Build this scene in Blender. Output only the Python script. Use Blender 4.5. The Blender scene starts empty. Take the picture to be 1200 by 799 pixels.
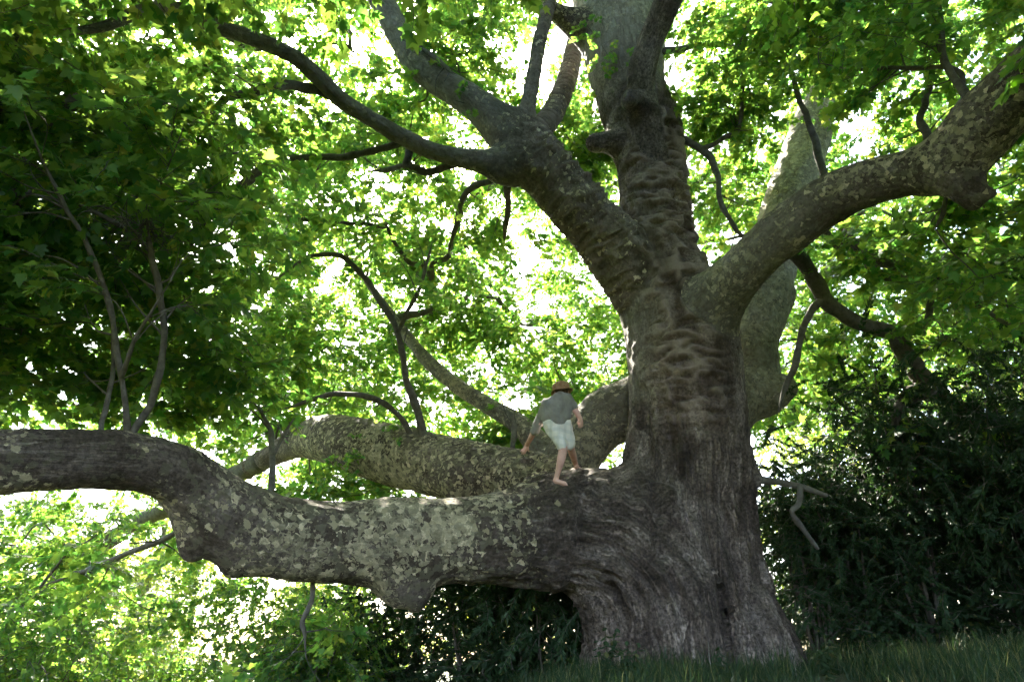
import bpy, bmesh, math, random
import numpy as np
from mathutils import Vector, Matrix
from mathutils.bvhtree import BVHTree

rng = np.random.default_rng(7)
random.seed(7)
SC = bpy.context.scene
COL = SC.collection
R = math.radians

# ------------------------------------------------------------------ camera
PITCH = 25.0
CAMZ = 1.2
cam_d = bpy.data.cameras.new('camera')
cam_d.lens = 24.0; cam_d.sensor_width = 36.0
cam_d.clip_start = 0.05; cam_d.clip_end = 2000
cam = bpy.data.objects.new('camera', cam_d)
cam.location = (0, 0, CAMZ)
cam.rotation_euler = (R(90 + PITCH), 0, 0)
COL.objects.link(cam); SC.camera = cam

# ------------------------------------------------------------------ sky, sun, exposure
SUN_EL, SUN_AZ = 46.0, -14.0          # azimuth clockwise from +Y (the way the camera looks)
w = bpy.data.worlds.new('World'); SC.world = w; w.use_nodes = True
nt = w.node_tree
sky = nt.nodes.new('ShaderNodeTexSky'); sky.sky_type = 'NISHITA'; sky.sun_disc = False
sky.sun_elevation = R(SUN_EL); sky.sun_rotation = R(SUN_AZ)
sky.air_density = 1.0; sky.dust_density = 3.0; sky.ozone_density = 1.0
bg = nt.nodes['Background']; bg.inputs[1].default_value = 0.15
nt.links.new(sky.outputs[0], bg.inputs[0])
sun_d = bpy.data.lights.new('sun', 'SUN'); sun_d.energy = 5.0; sun_d.angle = R(0.53); sun_d.color = (1.0, 0.93, 0.80)
sun = bpy.data.objects.new('sun', sun_d); COL.objects.link(sun)
sd = Vector((math.sin(R(SUN_AZ)) * math.cos(R(SUN_EL)), math.cos(R(SUN_AZ)) * math.cos(R(SUN_EL)), math.sin(R(SUN_EL))))
sun.rotation_euler = sd.to_track_quat('Z', 'Y').to_euler()
sun.location = (0, 0, 40)
vs = SC.view_settings
vs.view_transform = 'Standard'; vs.look = 'None'; vs.gamma = 1.0; vs.use_curve_mapping = False
vs.exposure = 3.35
SC.render.engine = 'CYCLES'
cy = SC.cycles
cy.max_bounces = 5; cy.diffuse_bounces = 3; cy.glossy_bounces = 1; cy.transmission_bounces = 4; cy.transparent_max_bounces = 4
cy.use_denoising = True; cy.use_light_tree = False
cy.use_adaptive_sampling = True; cy.adaptive_threshold = .035; cy.adaptive_min_samples = 16
cy.sample_clamp_indirect = 6.0
cy.caustics_reflective = False; cy.caustics_refractive = False

# ------------------------------------------------------------------ helpers
F = 800.0
cp, sp = math.cos(R(PITCH)), math.sin(R(PITCH))
FWD = np.array([0, cp, sp]); UP = np.array([0, -sp, cp]); RT = np.array([1.0, 0, 0])
CAMP = np.array([0, 0, CAMZ])

def at(x, y, d):
    """point of the place at depth d metres that is seen at photo position x, y"""
    return CAMP + d * (FWD + (x - 600.0) / F * RT - (y - 399.5) / F * UP)

def project(P):
    q = P - CAMP
    d = q @ FWD
    dd = np.where(d > 0.05, d, 0.05)
    return 600.0 + F * (q @ RT) / dd, 399.5 - F * (q @ UP) / dd, d

def smooth(a, b, x):
    t = np.clip((x - a) / (b - a), 0, 1)
    return t * t * (3 - 2 * t)

def _h(ix, iy, iz, seed):
    n = (ix.astype(np.int64) * 374761393 + iy.astype(np.int64) * 668265263 + iz.astype(np.int64) * 2147483647 + seed * 1274126177) & 0xFFFFFFFF
    n = ((n ^ (n >> 13)) * 1274126177) & 0xFFFFFFFF
    n = ((n ^ (n >> 16)) * 2246822519) & 0xFFFFFFFF
    return ((n ^ (n >> 15)) & 0xFFFFFF).astype(np.float32) / np.float32(0xFFFFFF)

def vnoise(p, seed=0):
    """value noise 0..1 at points p (n,3)"""
    f = np.floor(p); t = (p - f).astype(np.float32); t = t * t * (3 - 2 * t)
    ix, iy, iz = f[:, 0].astype(np.int64), f[:, 1].astype(np.int64), f[:, 2].astype(np.int64)
    out = np.zeros(len(p), np.float32)
    for dx in (0, 1):
        wx = t[:, 0] if dx else 1 - t[:, 0]
        for dy in (0, 1):
            wy = t[:, 1] if dy else 1 - t[:, 1]
            for dz in (0, 1):
                wz = t[:, 2] if dz else 1 - t[:, 2]
                out += wx * wy * wz * _h(ix + dx, iy + dy, iz + dz, seed)
    return out

def fbm(p, oct=3, seed=0):
    a, s, tot = 1.0, 0.0, 0.0
    for i in range(oct):
        s = s + a * vnoise(p * (2.03 ** i) + 17.3 * i, seed + i); tot += a; a *= 0.5
    return s / tot

def mesh_np(name, verts, faces_flat, loop_tot):
    me = bpy.data.meshes.new(name)
    verts = np.asarray(verts, np.float32)
    me.vertices.add(len(verts)); me.vertices.foreach_set('co', verts.ravel())
    faces_flat = np.asarray(faces_flat, np.int32); loop_tot = np.asarray(loop_tot, np.int32)
    me.loops.add(len(faces_flat)); me.loops.foreach_set('vertex_index', faces_flat)
    me.polygons.add(len(loop_tot))
    st = np.zeros(len(loop_tot), np.int32); st[1:] = np.cumsum(loop_tot)[:-1]
    me.polygons.foreach_set('loop_start', st)
    me.update(calc_edges=True); me.validate()
    return me

def setsmooth(me):
    me.polygons.foreach_set('use_smooth', np.ones(len(me.polygons), bool)); me.update()

class MB:
    """collects faces for ONE mesh object"""
    def __init__(s): s.v = []; s.f = []; s.n = 0
    def add(s, v, f):
        v = np.asarray(v, float); s.v.append(v); s.f += [tuple(i + s.n for i in q) for q in f]; s.n += len(v)
    def tube(s, pts, rad, seg=8):
        v, f = tube_geo(pts, rad, seg); s.add(v, f)
    def mesh(s, name, sm=True):
        me = mesh_np(name, np.vstack(s.v), [i for q in s.f for i in q], [len(q) for q in s.f])
        if sm: setsmooth(me)
        return me

def obj(name, me, mat=None, parent=None):
    o = bpy.data.objects.new(name, me); COL.objects.link(o)
    if mat is not None and me is not None and not me.materials: me.materials.append(mat)
    if parent is not None: o.parent = parent
    return o

def empty(name, loc=(0, 0, 0)):
    o = bpy.data.objects.new(name, None); COL.objects.link(o); o.location = loc; o.empty_display_size = 0.3
    return o

def put(name, me, mat, parent):
    """part whose mesh is in world coordinates, under a parent that sits at parent.location"""
    o = obj(name, me, mat, parent)
    o.matrix_parent_inverse = Matrix.Translation(-Vector(parent.location))
    return o

def tag(o, label=None, cat=None, group=None, kind=None):
    if label: o['label'] = label
    if cat: o['category'] = cat
    if group: o['group'] = group
    if kind: o['kind'] = kind
    return o

def catmull(P, n=6):
    P = np.asarray(P, float)
    Q = np.vstack([2 * P[0] - P[1], P, 2 * P[-1] - P[-2]])
    out = []
    for i in range(1, len(Q) - 2):
        a, b, c, d = Q[i - 1], Q[i], Q[i + 1], Q[i + 2]
        for t in np.linspace(0, 1, n, endpoint=False):
            out.append(0.5 * ((2 * b) + (c - a) * t + (2 * a - 5 * b + 4 * c - d) * t * t + (3 * b - a - 3 * c + d) * t ** 3))
    out.append(Q[-2])
    return np.array(out)

def frames(P):
    T = np.gradient(P, axis=0); T /= np.linalg.norm(T, axis=1)[:, None] + 1e-9
    u = np.cross(T[0], [0.13, 0.31, 0.94]);
    if np.linalg.norm(u) < 1e-3: u = np.cross(T[0], [1, 0, 0])
    u /= np.linalg.norm(u); U = [u]
    for i in range(1, len(P)):
        u = u - T[i] * (u @ T[i]); u /= np.linalg.norm(u) + 1e-9; U.append(u)
    U = np.array(U); V = np.cross(T, U)
    return T, U, V

def tube_geo(P, r, seg=8, cap=True):
    P = np.asarray(P, float); r = np.broadcast_to(np.asarray(r, float), (len(P),)).copy()
    if cap:      # rounded ends
        T = P[-1] - P[-2]; T /= np.linalg.norm(T) + 1e-9; S = P[0] - P[1]; S /= np.linalg.norm(S) + 1e-9
        P = np.vstack([P[0] + S * r[0] * .75, P[0] + S * r[0] * .5, P, P[-1] + T * r[-1] * .5, P[-1] + T * r[-1] * .75])
        r = np.concatenate([[r[0] * .45, r[0] * .85], r, [r[-1] * .85, r[-1] * .45]])
    T, U, V = frames(P)
    a = np.linspace(0, 2 * np.pi, seg, endpoint=False)
    ring = P[:, None, :] + r[:, None, None] * (np.cos(a)[None, :, None] * U[:, None, :] + np.sin(a)[None, :, None] * V[:, None, :])
    v = ring.reshape(-1, 3); n = len(P); f = []
    for i in range(n - 1):
        for j in range(seg):
            k = (j + 1) % seg
            f.append((i * seg + j, i * seg + k, (i + 1) * seg + k, (i + 1) * seg + j))
    f.append(tuple(range(seg))[::-1]); f.append(tuple((n - 1) * seg + j for j in range(seg)))
    return v, f

def icosphere(c, r, sub=2):
    bm = bmesh.new(); bmesh.ops.create_icosphere(bm, subdivisions=sub, radius=1.0)
    v = np.array([x.co[:] for x in bm.verts]) * np.asarray(r) + np.asarray(c)
    f = [tuple(x.index for x in q.verts) for q in bm.faces]; bm.free()
    return v, f

def voxel_remesh(me, size):
    o = bpy.data.objects.new('tmp', me); COL.objects.link(o)
    m = o.modifiers.new('r', 'REMESH'); m.mode = 'VOXEL'; m.voxel_size = size; m.adaptivity = 0
    dg = bpy.context.evaluated_depsgraph_get()
    out = bpy.data.meshes.new_from_object(o.evaluated_get(dg))
    bpy.data.objects.remove(o); return out

def mesh_arrays(me):
    nv = len(me.vertices); co = np.empty(nv * 3, np.float32); me.vertices.foreach_get('co', co)
    lt = np.empty(len(me.polygons), np.int32); me.polygons.foreach_get('loop_total', lt)
    li = np.empty(len(me.loops), np.int32); me.loops.foreach_get('vertex_index', li)
    return co.reshape(-1, 3).astype(np.float64), li, lt

def vnormals(me):
    n = np.empty(len(me.vertices) * 3, np.float32); me.vertex_normals.foreach_get('vector', n)
    return n.reshape(-1, 3).astype(np.float64)

def lap_smooth(co, me, it, lam=0.5):
    e = np.empty(len(me.edges) * 2, np.int32); me.edges.foreach_get('vertices', e); e = e.reshape(-1, 2)
    cnt = np.bincount(e.ravel(), minlength=len(co)).astype(float)[:, None] + 1e-9
    for _ in range(it):
        s = np.empty_like(co)
        for k in range(3):
            s[:, k] = np.bincount(e[:, 0], co[e[:, 1], k], len(co)) + np.bincount(e[:, 1], co[e[:, 0], k], len(co))
        co = co + lam * (s / cnt - co)
    return co

class Chain:
    def __init__(s, P, r, group, n=5, **kw):
        PR = catmull(np.hstack([np.asarray(P, float), np.asarray(r, float)[:, None]]), n)
        s.P = PR[:, :3]; s.r = np.maximum(PR[:, 3], 0.004); s.group = group; s.kw = kw
        s.S = np.concatenate([[0], np.cumsum(np.linalg.norm(np.diff(s.P, axis=0), axis=1))])
        s.T, s.U, s.V = frames(s.P)
    def dist(s, X, margin=.4):
        """signed distance, arc length, local u, v for points X (float32)"""
        n = len(X); D = np.full(n, 9.0, np.float32); A = np.zeros(n, np.float32); UU = np.zeros(n, np.float32); VV = np.zeros(n, np.float32)
        f4 = np.float32
        lo = (s.P - s.r[:, None]).min(0) - margin; hi = (s.P + s.r[:, None]).max(0) + margin
        M0 = np.where(((X > lo) & (X < hi)).all(1))[0]
        X0 = X[M0]; step = 6
        for k in range(0, len(s.P) - 1, step):
            j = min(k + step, len(s.P) - 1)
            lo = ((s.P - s.r[:, None])[k:j + 1].min(0) - margin).astype(f4); hi = ((s.P + s.r[:, None])[k:j + 1].max(0) + margin).astype(f4)
            loc = np.where((X0[:, 0] > lo[0]) & (X0[:, 0] < hi[0]) & (X0[:, 1] > lo[1]) & (X0[:, 1] < hi[1]) & (X0[:, 2] > lo[2]) & (X0[:, 2] < hi[2]))[0]
            if not len(loc): continue
            x = X0[loc]; m = M0[loc]; bd = D[m]; ba = A[m]; bu = UU[m]; bv = VV[m]
            for i in range(k, j):
                a, b_ = s.P[i].astype(f4), s.P[i + 1].astype(f4); ab = b_ - a; L2 = ab @ ab + f4(1e-10)
                q = x - a; t = np.clip((q @ ab) / L2, 0, 1)
                q -= t[:, None] * ab
                d = np.sqrt(np.einsum('ij,ij->i', q, q)) - (f4(s.r[i]) + t * f4(s.r[i + 1] - s.r[i]))
                w_ = np.where(d < bd)[0]
                bd[w_] = d[w_]; ba[w_] = s.S[i] + t[w_] * (s.S[i + 1] - s.S[i]); bu[w_] = q[w_] @ s.U[i].astype(f4); bv[w_] = q[w_] @ s.V[i].astype(f4)
            D[m] = bd; A[m] = ba; UU[m] = bu; VV[m] = bv
        return D, A, UU, VV

def grow_body(chains, voxel, k, iters=3, smooth_it=4, seg=16):
    """one continuous surface over tapered chains, blended at the joints"""
    mb = MB()
    for c in chains: mb.tube(c.P, c.r, seg)
    me0 = mb.mesh('raw', False)
    me = voxel_remesh(me0, voxel); bpy.data.meshes.remove(me0)
    co, li, lt = mesh_arrays(me)
    for it in range(iters):
        acc = np.zeros(len(co)); info = None
        best = np.full(len(co), 1e9); G = np.zeros(len(co), int); A = np.zeros(len(co)); UU = np.zeros(len(co)); VV = np.zeros(len(co))
        for ci, c in enumerate(chains):
            d, a, u, v = c.dist(co.astype(np.float32), min(.4, k * 5))
            acc += np.exp(-np.clip(d, -1.5, 9) / k)
            m = d < best
            best[m] = d[m]; G[m] = ci; A[m] = a[m]; UU[m] = u[m]; VV[m] = v[m]
        f = -k * np.log(acc + 1e-30)
        f = np.clip(f, -0.12, 0.12)
        me.vertices.foreach_set('co', co.astype(np.float32).ravel()); me.update()
        co = co - vnormals(me) * f[:, None] * 0.85
        co = lap_smooth(co, me, 2, 0.5)
    co = lap_smooth(co, me, smooth_it, 0.5)
    me.vertices.foreach_set('co', co.astype(np.float32).ravel()); me.update()
    return me, co, G, A, UU, VV

# ------------------------------------------------------------------ materials
def mat(name):
    m = bpy.data.materials.new(name); m.use_nodes = True
    t = m.node_tree; t.nodes.clear()
    o = t.nodes.new('ShaderNodeOutputMaterial')
    return m, t, o

def N(t, kind, **kw):
    n = t.nodes.new('ShaderNode' + kind)
    for k, v in kw.items(): setattr(n, k, v)
    return n

def ramp(t, src, stops, interp='LINEAR'):
    n = N(t, 'ValToRGB'); n.color_ramp.interpolation = interp
    e = n.color_ramp.elements
    while len(e) < len(stops): e.new(0.5)
    for q, (p, c) in zip(e, stops):
        q.position = p; q.color = (c if hasattr(c, '__len__') else (c, c, c)) + ((1,) if hasattr(c, '__len__') and len(c) == 3 else ()) if hasattr(c, '__len__') else (c, c, c, 1)
    t.links.new(src, n.inputs[0]); return n.outputs[0]

def math_(t, op, a, b=None, c=None):
    n = N(t, 'Math', operation=op)
    for i, x in enumerate((a, b, c)):
        if x is None: continue
        if isinstance(x, (int, float)): n.inputs[i].default_value = x
        else: t.links.new(x, n.inputs[i])
    return n.outputs[0]

def mix(t, fac, a, b, mode='MIX'):
    n = N(t, 'Mix', data_type='RGBA', blend_type=mode)
    for i, x in ((0, fac), (6, a), (7, b)):
        if isinstance(x, (int, float)): n.inputs[i].default_value = x
        elif isinstance(x, tuple): n.inputs[i].default_value = x + (1,)
        else: t.links.new(x, n.inputs[i])
    return n.outputs[2]

def noise(t, vec, scale, detail=3, rough=0.55, dist=0.0):
    n = N(t, 'TexNoise'); n.inputs['Scale'].default_value = scale; n.inputs['Detail'].default_value = detail
    n.inputs['Roughness'].default_value = rough; n.inputs['Distortion'].default_value = dist
    if vec is not None: t.links.new(vec, n.inputs['Vector'])
    return n

def scaled(t, vec, s):
    n = N(t, 'Mapping'); n.inputs['Scale'].default_value = s; t.links.new(vec, n.inputs['Vector']); return n.outputs[0]

def bark_material():
    m, t, o = mat('plane_bark')
    at_ = lambda k: N(t, 'Attribute', attribute_name=k)
    bc = at_('bc').outputs['Vector']; flake = at_('flake').outputs['Fac']; pale = at_('pale').outputs['Fac']; rib = at_('rib').outputs['Fac']
    geo = N(t, 'NewGeometry'); pos = geo.outputs['Position']
    # ground bark
    big = noise(t, pos, 1.3, 4, .6).outputs[0]
    fine = noise(t, pos, 22, 5, .65).outputs[0]
    big2 = noise(t, scaled(t, bc, (3.2, 3.2, .7)), 1.0, 4, .6).outputs[0]
    base = ramp(t, math_(t, 'ADD', math_(t, 'MULTIPLY', big, .45), math_(t, 'MULTIPLY', big2, .55)), [(0.36, (.055, .042, .037)), (0.49, (.20, .168, .155)), (0.61, (.47, .425, .405))])
    base = mix(t, 0.9, base, ramp(t, fine, [(0.34, (.22, .19, .17)), (0.52, (.85, .83, .80)), (0.68, (1.5, 1.42, 1.36))]), 'MULTIPLY')
    # fissures that run along the stem
    st = scaled(t, bc, (9.0, 9.0, 0.9))
    fis = noise(t, st, 1.5, 5, .68, 1.6).outputs[0]
    fisl = math_(t, 'ABSOLUTE', math_(t, 'SUBTRACT', fis, 0.5))
    crack = ramp(t, fisl, [(0.0, 1.0), (0.035, 0.75), (0.09, 0.0)])
    crackm = math_(t, 'MULTIPLY', math_(t, 'MULTIPLY', crack, math_(t, 'MULTIPLY_ADD', flake, -.85, 1.0)), math_(t, 'MULTIPLY_ADD', at_('ribm').outputs['Fac'], -.8, 1.0))
    base = mix(t, math_(t, 'MULTIPLY', at_('ribm').outputs['Fac'], .6), base, mix(t, .6, base, (.10, .068, .054)))
    base = mix(t, math_(t, 'MULTIPLY', crackm, .42), base, (.045, .036, .031))
    # transverse ribs (raised wrinkles are paler on their crest)
    base = mix(t, math_(t, 'MULTIPLY', rib, .7), base, (.37, .31, .28))
    # flaking plates
    dist = noise(t, pos, 9, 4, .65).outputs['Color']
    dv = N(t, 'VectorMath', operation='MULTIPLY_ADD'); t.links.new(dist, dv.inputs[0]); dv.inputs[1].default_value = (.15, .15, .15); t.links.new(pos, dv.inputs[2])
    def plates(scale, lo):
        v = N(t, 'TexVoronoi', feature='F1'); v.inputs['Scale'].default_value = scale; v.inputs['Randomness'].default_value = 1
        t.links.new(dv.outputs[0], v.inputs['Vector'])
        sep = N(t, 'SeparateColor'); t.links.new(v.outputs['Color'], sep.inputs[0])
        return sep
    p1 = plates(16, 0); p2 = plates(34, 0)
    cluster = noise(t, pos, 1.1, 2, .5).outputs[0]
    thr = math_(t, 'SUBTRACT', 1.06, math_(t, 'MULTIPLY', flake, math_(t, 'MULTIPLY_ADD', cluster, 2.6, -.86)))
    m1 = math_(t, 'GREATER_THAN', p1.outputs[0], thr)
    m2 = math_(t, 'GREATER_THAN', p2.outputs[1], math_(t, 'ADD', thr, .06))
    olive = mix(t, p1.outputs[2], (.13, .135, .085), (.20, .19, .135))
    base = mix(t, math_(t, 'MULTIPLY', flake, .9), base, mix(t, .8, base, (.048, .038, .025)))
    cream = mix(t, p1.outputs[1], (.48, .44, .28), (.72, .67, .49))
    cream2 = mix(t, p2.outputs[2], (.30, .28, .19), (.50, .46, .33))
    base = mix(t, math_(t, 'MULTIPLY', m1, math_(t, 'MULTIPLY_ADD', p1.outputs[1], .3, .7)), base, cream)
    base = mix(t, math_(t, 'MULTIPLY', m2, .8), base, cream2)
    m3 = math_(t, 'GREATER_THAN', p1.outputs[2], math_(t, 'MULTIPLY_ADD', flake, -.55, 1.06))
    base = mix(t, math_(t, 'MULTIPLY', m3, .6), base, olive)
    # pale smooth bark of the younger stems; paler tone on the trunk's left side too
    pg = ramp(t, noise(t, scaled(t, bc, (5, 5, 3)), 2.4, 5, .7, .6).outputs[0], [(0.36, (.20, .19, .165)), (0.5, (.36, .36, .32)), (0.62, (.50, .52, .49))])
    base = mix(t, math_(t, 'MULTIPLY', pale, .8), base, pg)
    # moss and algae on the upper side
    sepn = N(t, 'SeparateXYZ'); t.links.new(geo.outputs['Normal'], sepn.inputs[0])
    up = ramp(t, sepn.outputs[2], [(0.25, 0.0), (0.95, 1.0)])
    mo = math_(t, 'MULTIPLY', up, ramp(t, noise(t, pos, 3.2, 4, .6).outputs[0], [(0.4, 0.0), (0.7, 1.0)]))
    base = mix(t, math_(t, 'MULTIPLY', mo, .35), base, (.14, .145, .06))
    base = mix(t, 1.0, base, (1.12, .99, .92), 'MULTIPLY')
    b = N(t, 'BsdfPrincipled'); b.inputs['Roughness'].default_value = .82; b.inputs['Specular IOR Level'].default_value = .3
    t.links.new(base, b.inputs['Base Color'])
    h = math_(t, 'ADD', math_(t, 'MULTIPLY', fine, .5), math_(t, 'MULTIPLY', crackm, -.55))
    h = math_(t, 'ADD', h, math_(t, 'MULTIPLY', m1, -.25))
    h = math_(t, 'ADD', h, math_(t, 'MULTIPLY', m2, -.18))
    h = math_(t, 'ADD', h, math_(t, 'MULTIPLY', noise(t, pos, 70, 4, .6).outputs[0], .3))
    bu = N(t, 'Bump'); bu.inputs['Strength'].default_value = 1.0; bu.inputs['Distance'].default_value = .06
    t.links.new(h, bu.inputs['Height']); t.links.new(bu.outputs[0], b.inputs['Normal'])
    t.links.new(b.outputs[0], o.inputs[0]); return m

def twig_material(name, c1, c2):
    m, t, o = mat(name); g = N(t, 'NewGeometry')
    n = noise(t, g.outputs['Position'], 9, 5, .7).outputs[0]
    col = ramp(t, n, [(0.3, c1), (0.7, c2)])
    b = N(t, 'BsdfPrincipled'); b.inputs['Roughness'].default_value = .85; b.inputs['Specular IOR Level'].default_value = .2
    t.links.new(col, b.inputs['Base Color'])
    bu = N(t, 'Bump'); bu.inputs['Strength'].default_value = .6; bu.inputs['Distance'].default_value = .01
    t.links.new(noise(t, g.outputs['Position'], 40, 4, .6).outputs[0], bu.inputs['Height']); t.links.new(bu.outputs[0], b.inputs['Normal'])
    t.links.new(b.outputs[0], o.inputs[0]); return m

def leaf_material(name, lo, hi, tr_lo, tr_hi, yellow=(.30, .30, .04), ymix=.12, rough=.45, tfac=.5):
    m, t, o = mat(name)
    oi = N(t, 'ObjectInfo'); lv = N(t, 'Attribute', attribute_name='lv')
    r = math_(t, 'FRACT', math_(t, 'ADD', math_(t, 'MULTIPLY', oi.outputs['Random'], 3.7), lv.outputs['Fac']))
    col = mix(t, r, lo, hi); tcol = mix(t, r, tr_lo, tr_hi)
    ym = math_(t, 'GREATER_THAN', math_(t, 'FRACT', math_(t, 'MULTIPLY', r, 7.31)), 1 - ymix)
    col = mix(t, math_(t, 'MULTIPLY', ym, .55), col, tuple(c * .55 for c in yellow)); tcol = mix(t, math_(t, 'MULTIPLY', ym, .6), tcol, yellow)
    b = N(t, 'BsdfPrincipled'); b.inputs['Roughness'].default_value = rough; b.inputs['Specular IOR Level'].default_value = .35
    t.links.new(col, b.inputs['Base Color'])
    tl = N(t, 'BsdfTranslucent'); t.links.new(tcol, tl.inputs['Color'])
    mx = N(t, 'MixShader'); mx.inputs[0].default_value = tfac
    t.links.new(b.outputs[0], mx.inputs[1]); t.links.new(tl.outputs[0], mx.inputs[2]); t.links.new(mx.outputs[0], o.inputs[0])
    return m

M_BARK = bark_material()
M_TWIG = twig_material('branch_bark', (.06, .05, .042), (.17, .15, .125))
M_DEAD = twig_material('dead_wood', (.16, .14, .115), (.34, .31, .27))
M_GREYWOOD = twig_material('grey_dead_bark', (.07, .06, .05), (.15, .135, .115))
M_BACKBARK = twig_material('woodland_bark', (.09, .08, .065), (.22, .20, .165))
M_LEAF = leaf_material('plane_leaf', (.022, .068, .024), (.046, .108, .034), (.13, .36, .055), (.41, .58, .07), (.55, .55, .08), .05, tfac=.55)
M_WOOD = leaf_material('woodland_leaf', (.04, .08, .02), (.07, .12, .03), (.30, .45, .06), (.52, .61, .09), (.65, .60, .10), .14, tfac=.55)
M_DARKLEAF = leaf_material('evergreen_leaf', (.016, .040, .016), (.032, .065, .024), (.03, .08, .018), (.06, .12, .028), (.22, .22, .05), .04, .6, .3)
M_GRASS = leaf_material('grass_blade', (.02, .042, .017), (.04, .066, .027), (.05, .11, .03), (.09, .15, .04), (.4, .36, .14), .15, .55, .35)

# ------------------------------------------------------------------ ground
def ground(x, y):
    x = np.asarray(x, float); y = np.asarray(y, float)
    rise = smooth(1.5, 8.3, y) * smooth(-2.2, 1.2, x)
    fall = smooth(13, 30, y)
    z = 0.95 * rise * (1 - fall) + 0.22 * smooth(2.2, 6.0, x) * smooth(3, 9, y) * (1 - smooth(14, 30, y))
    z = z - 0.7 * smooth(-2, -9, x) * smooth(2, 10, y) - 0.9 * fall
    z = z + 0.10 * (vnoise(np.stack([x * .7, y * .7, 0 * x], 1).reshape(-1, 3), 3).reshape(x.shape) - .5) * smooth(200, 20, np.abs(x) + np.abs(y)) if x.ndim == 1 else z
    return z

def build_ground():
    g = np.concatenate([-np.geomspace(600, 16, 14), np.arange(-15, 15.01, .3), np.geomspace(16, 600, 14)])
    gy = np.concatenate([-np.geomspace(600, 16, 14), np.arange(-15, 24.01, .3), np.geomspace(25, 700, 14)])
    X, Y = np.meshgrid(g, gy); Z = ground(X.ravel(), Y.ravel())
    v = np.stack([X.ravel(), Y.ravel(), Z], 1); nx, ny = len(g), len(gy)
    i, j = np.meshgrid(np.arange(nx - 1), np.arange(ny - 1)); a = (j * nx + i).ravel()
    f = np.stack([a, a + 1, a + 1 + nx, a + nx], 1)
    me = mesh_np('ground', v, f.ravel(), np.full(len(f), 4)); setsmooth(me)
    m, t, o = mat('leaf_litter_soil'); geo = N(t, 'NewGeometry'); p = geo.outputs['Position']
    a = noise(t, p, .5, 5, .6).outputs[0]; b = noise(t, p, 18, 5, .7).outputs[0]
    c = ramp(t, a, [(.35, (.05, .065, .025)), (.55, (.075, .095, .03)), (.7, (.11, .10, .06))])
    c = mix(t, .6, c, ramp(t, b, [(.35, (.4, .35, .3)), (.65, (1.3, 1.25, 1.1))]), 'MULTIPLY')
    bs = N(t, 'BsdfPrincipled'); bs.inputs['Roughness'].default_value = .95; t.links.new(c, bs.inputs['Base Color'])
    bu = N(t, 'Bump'); bu.inputs['Strength'].default_value = .8; bu.inputs['Distance'].default_value = .05
    t.links.new(b, bu.inputs['Height']); t.links.new(bu.outputs[0], bs.inputs['Normal']); t.links.new(bs.outputs[0], o.inputs[0])
    tag(obj('ground', me, m), kind='structure')
build_ground()

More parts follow.
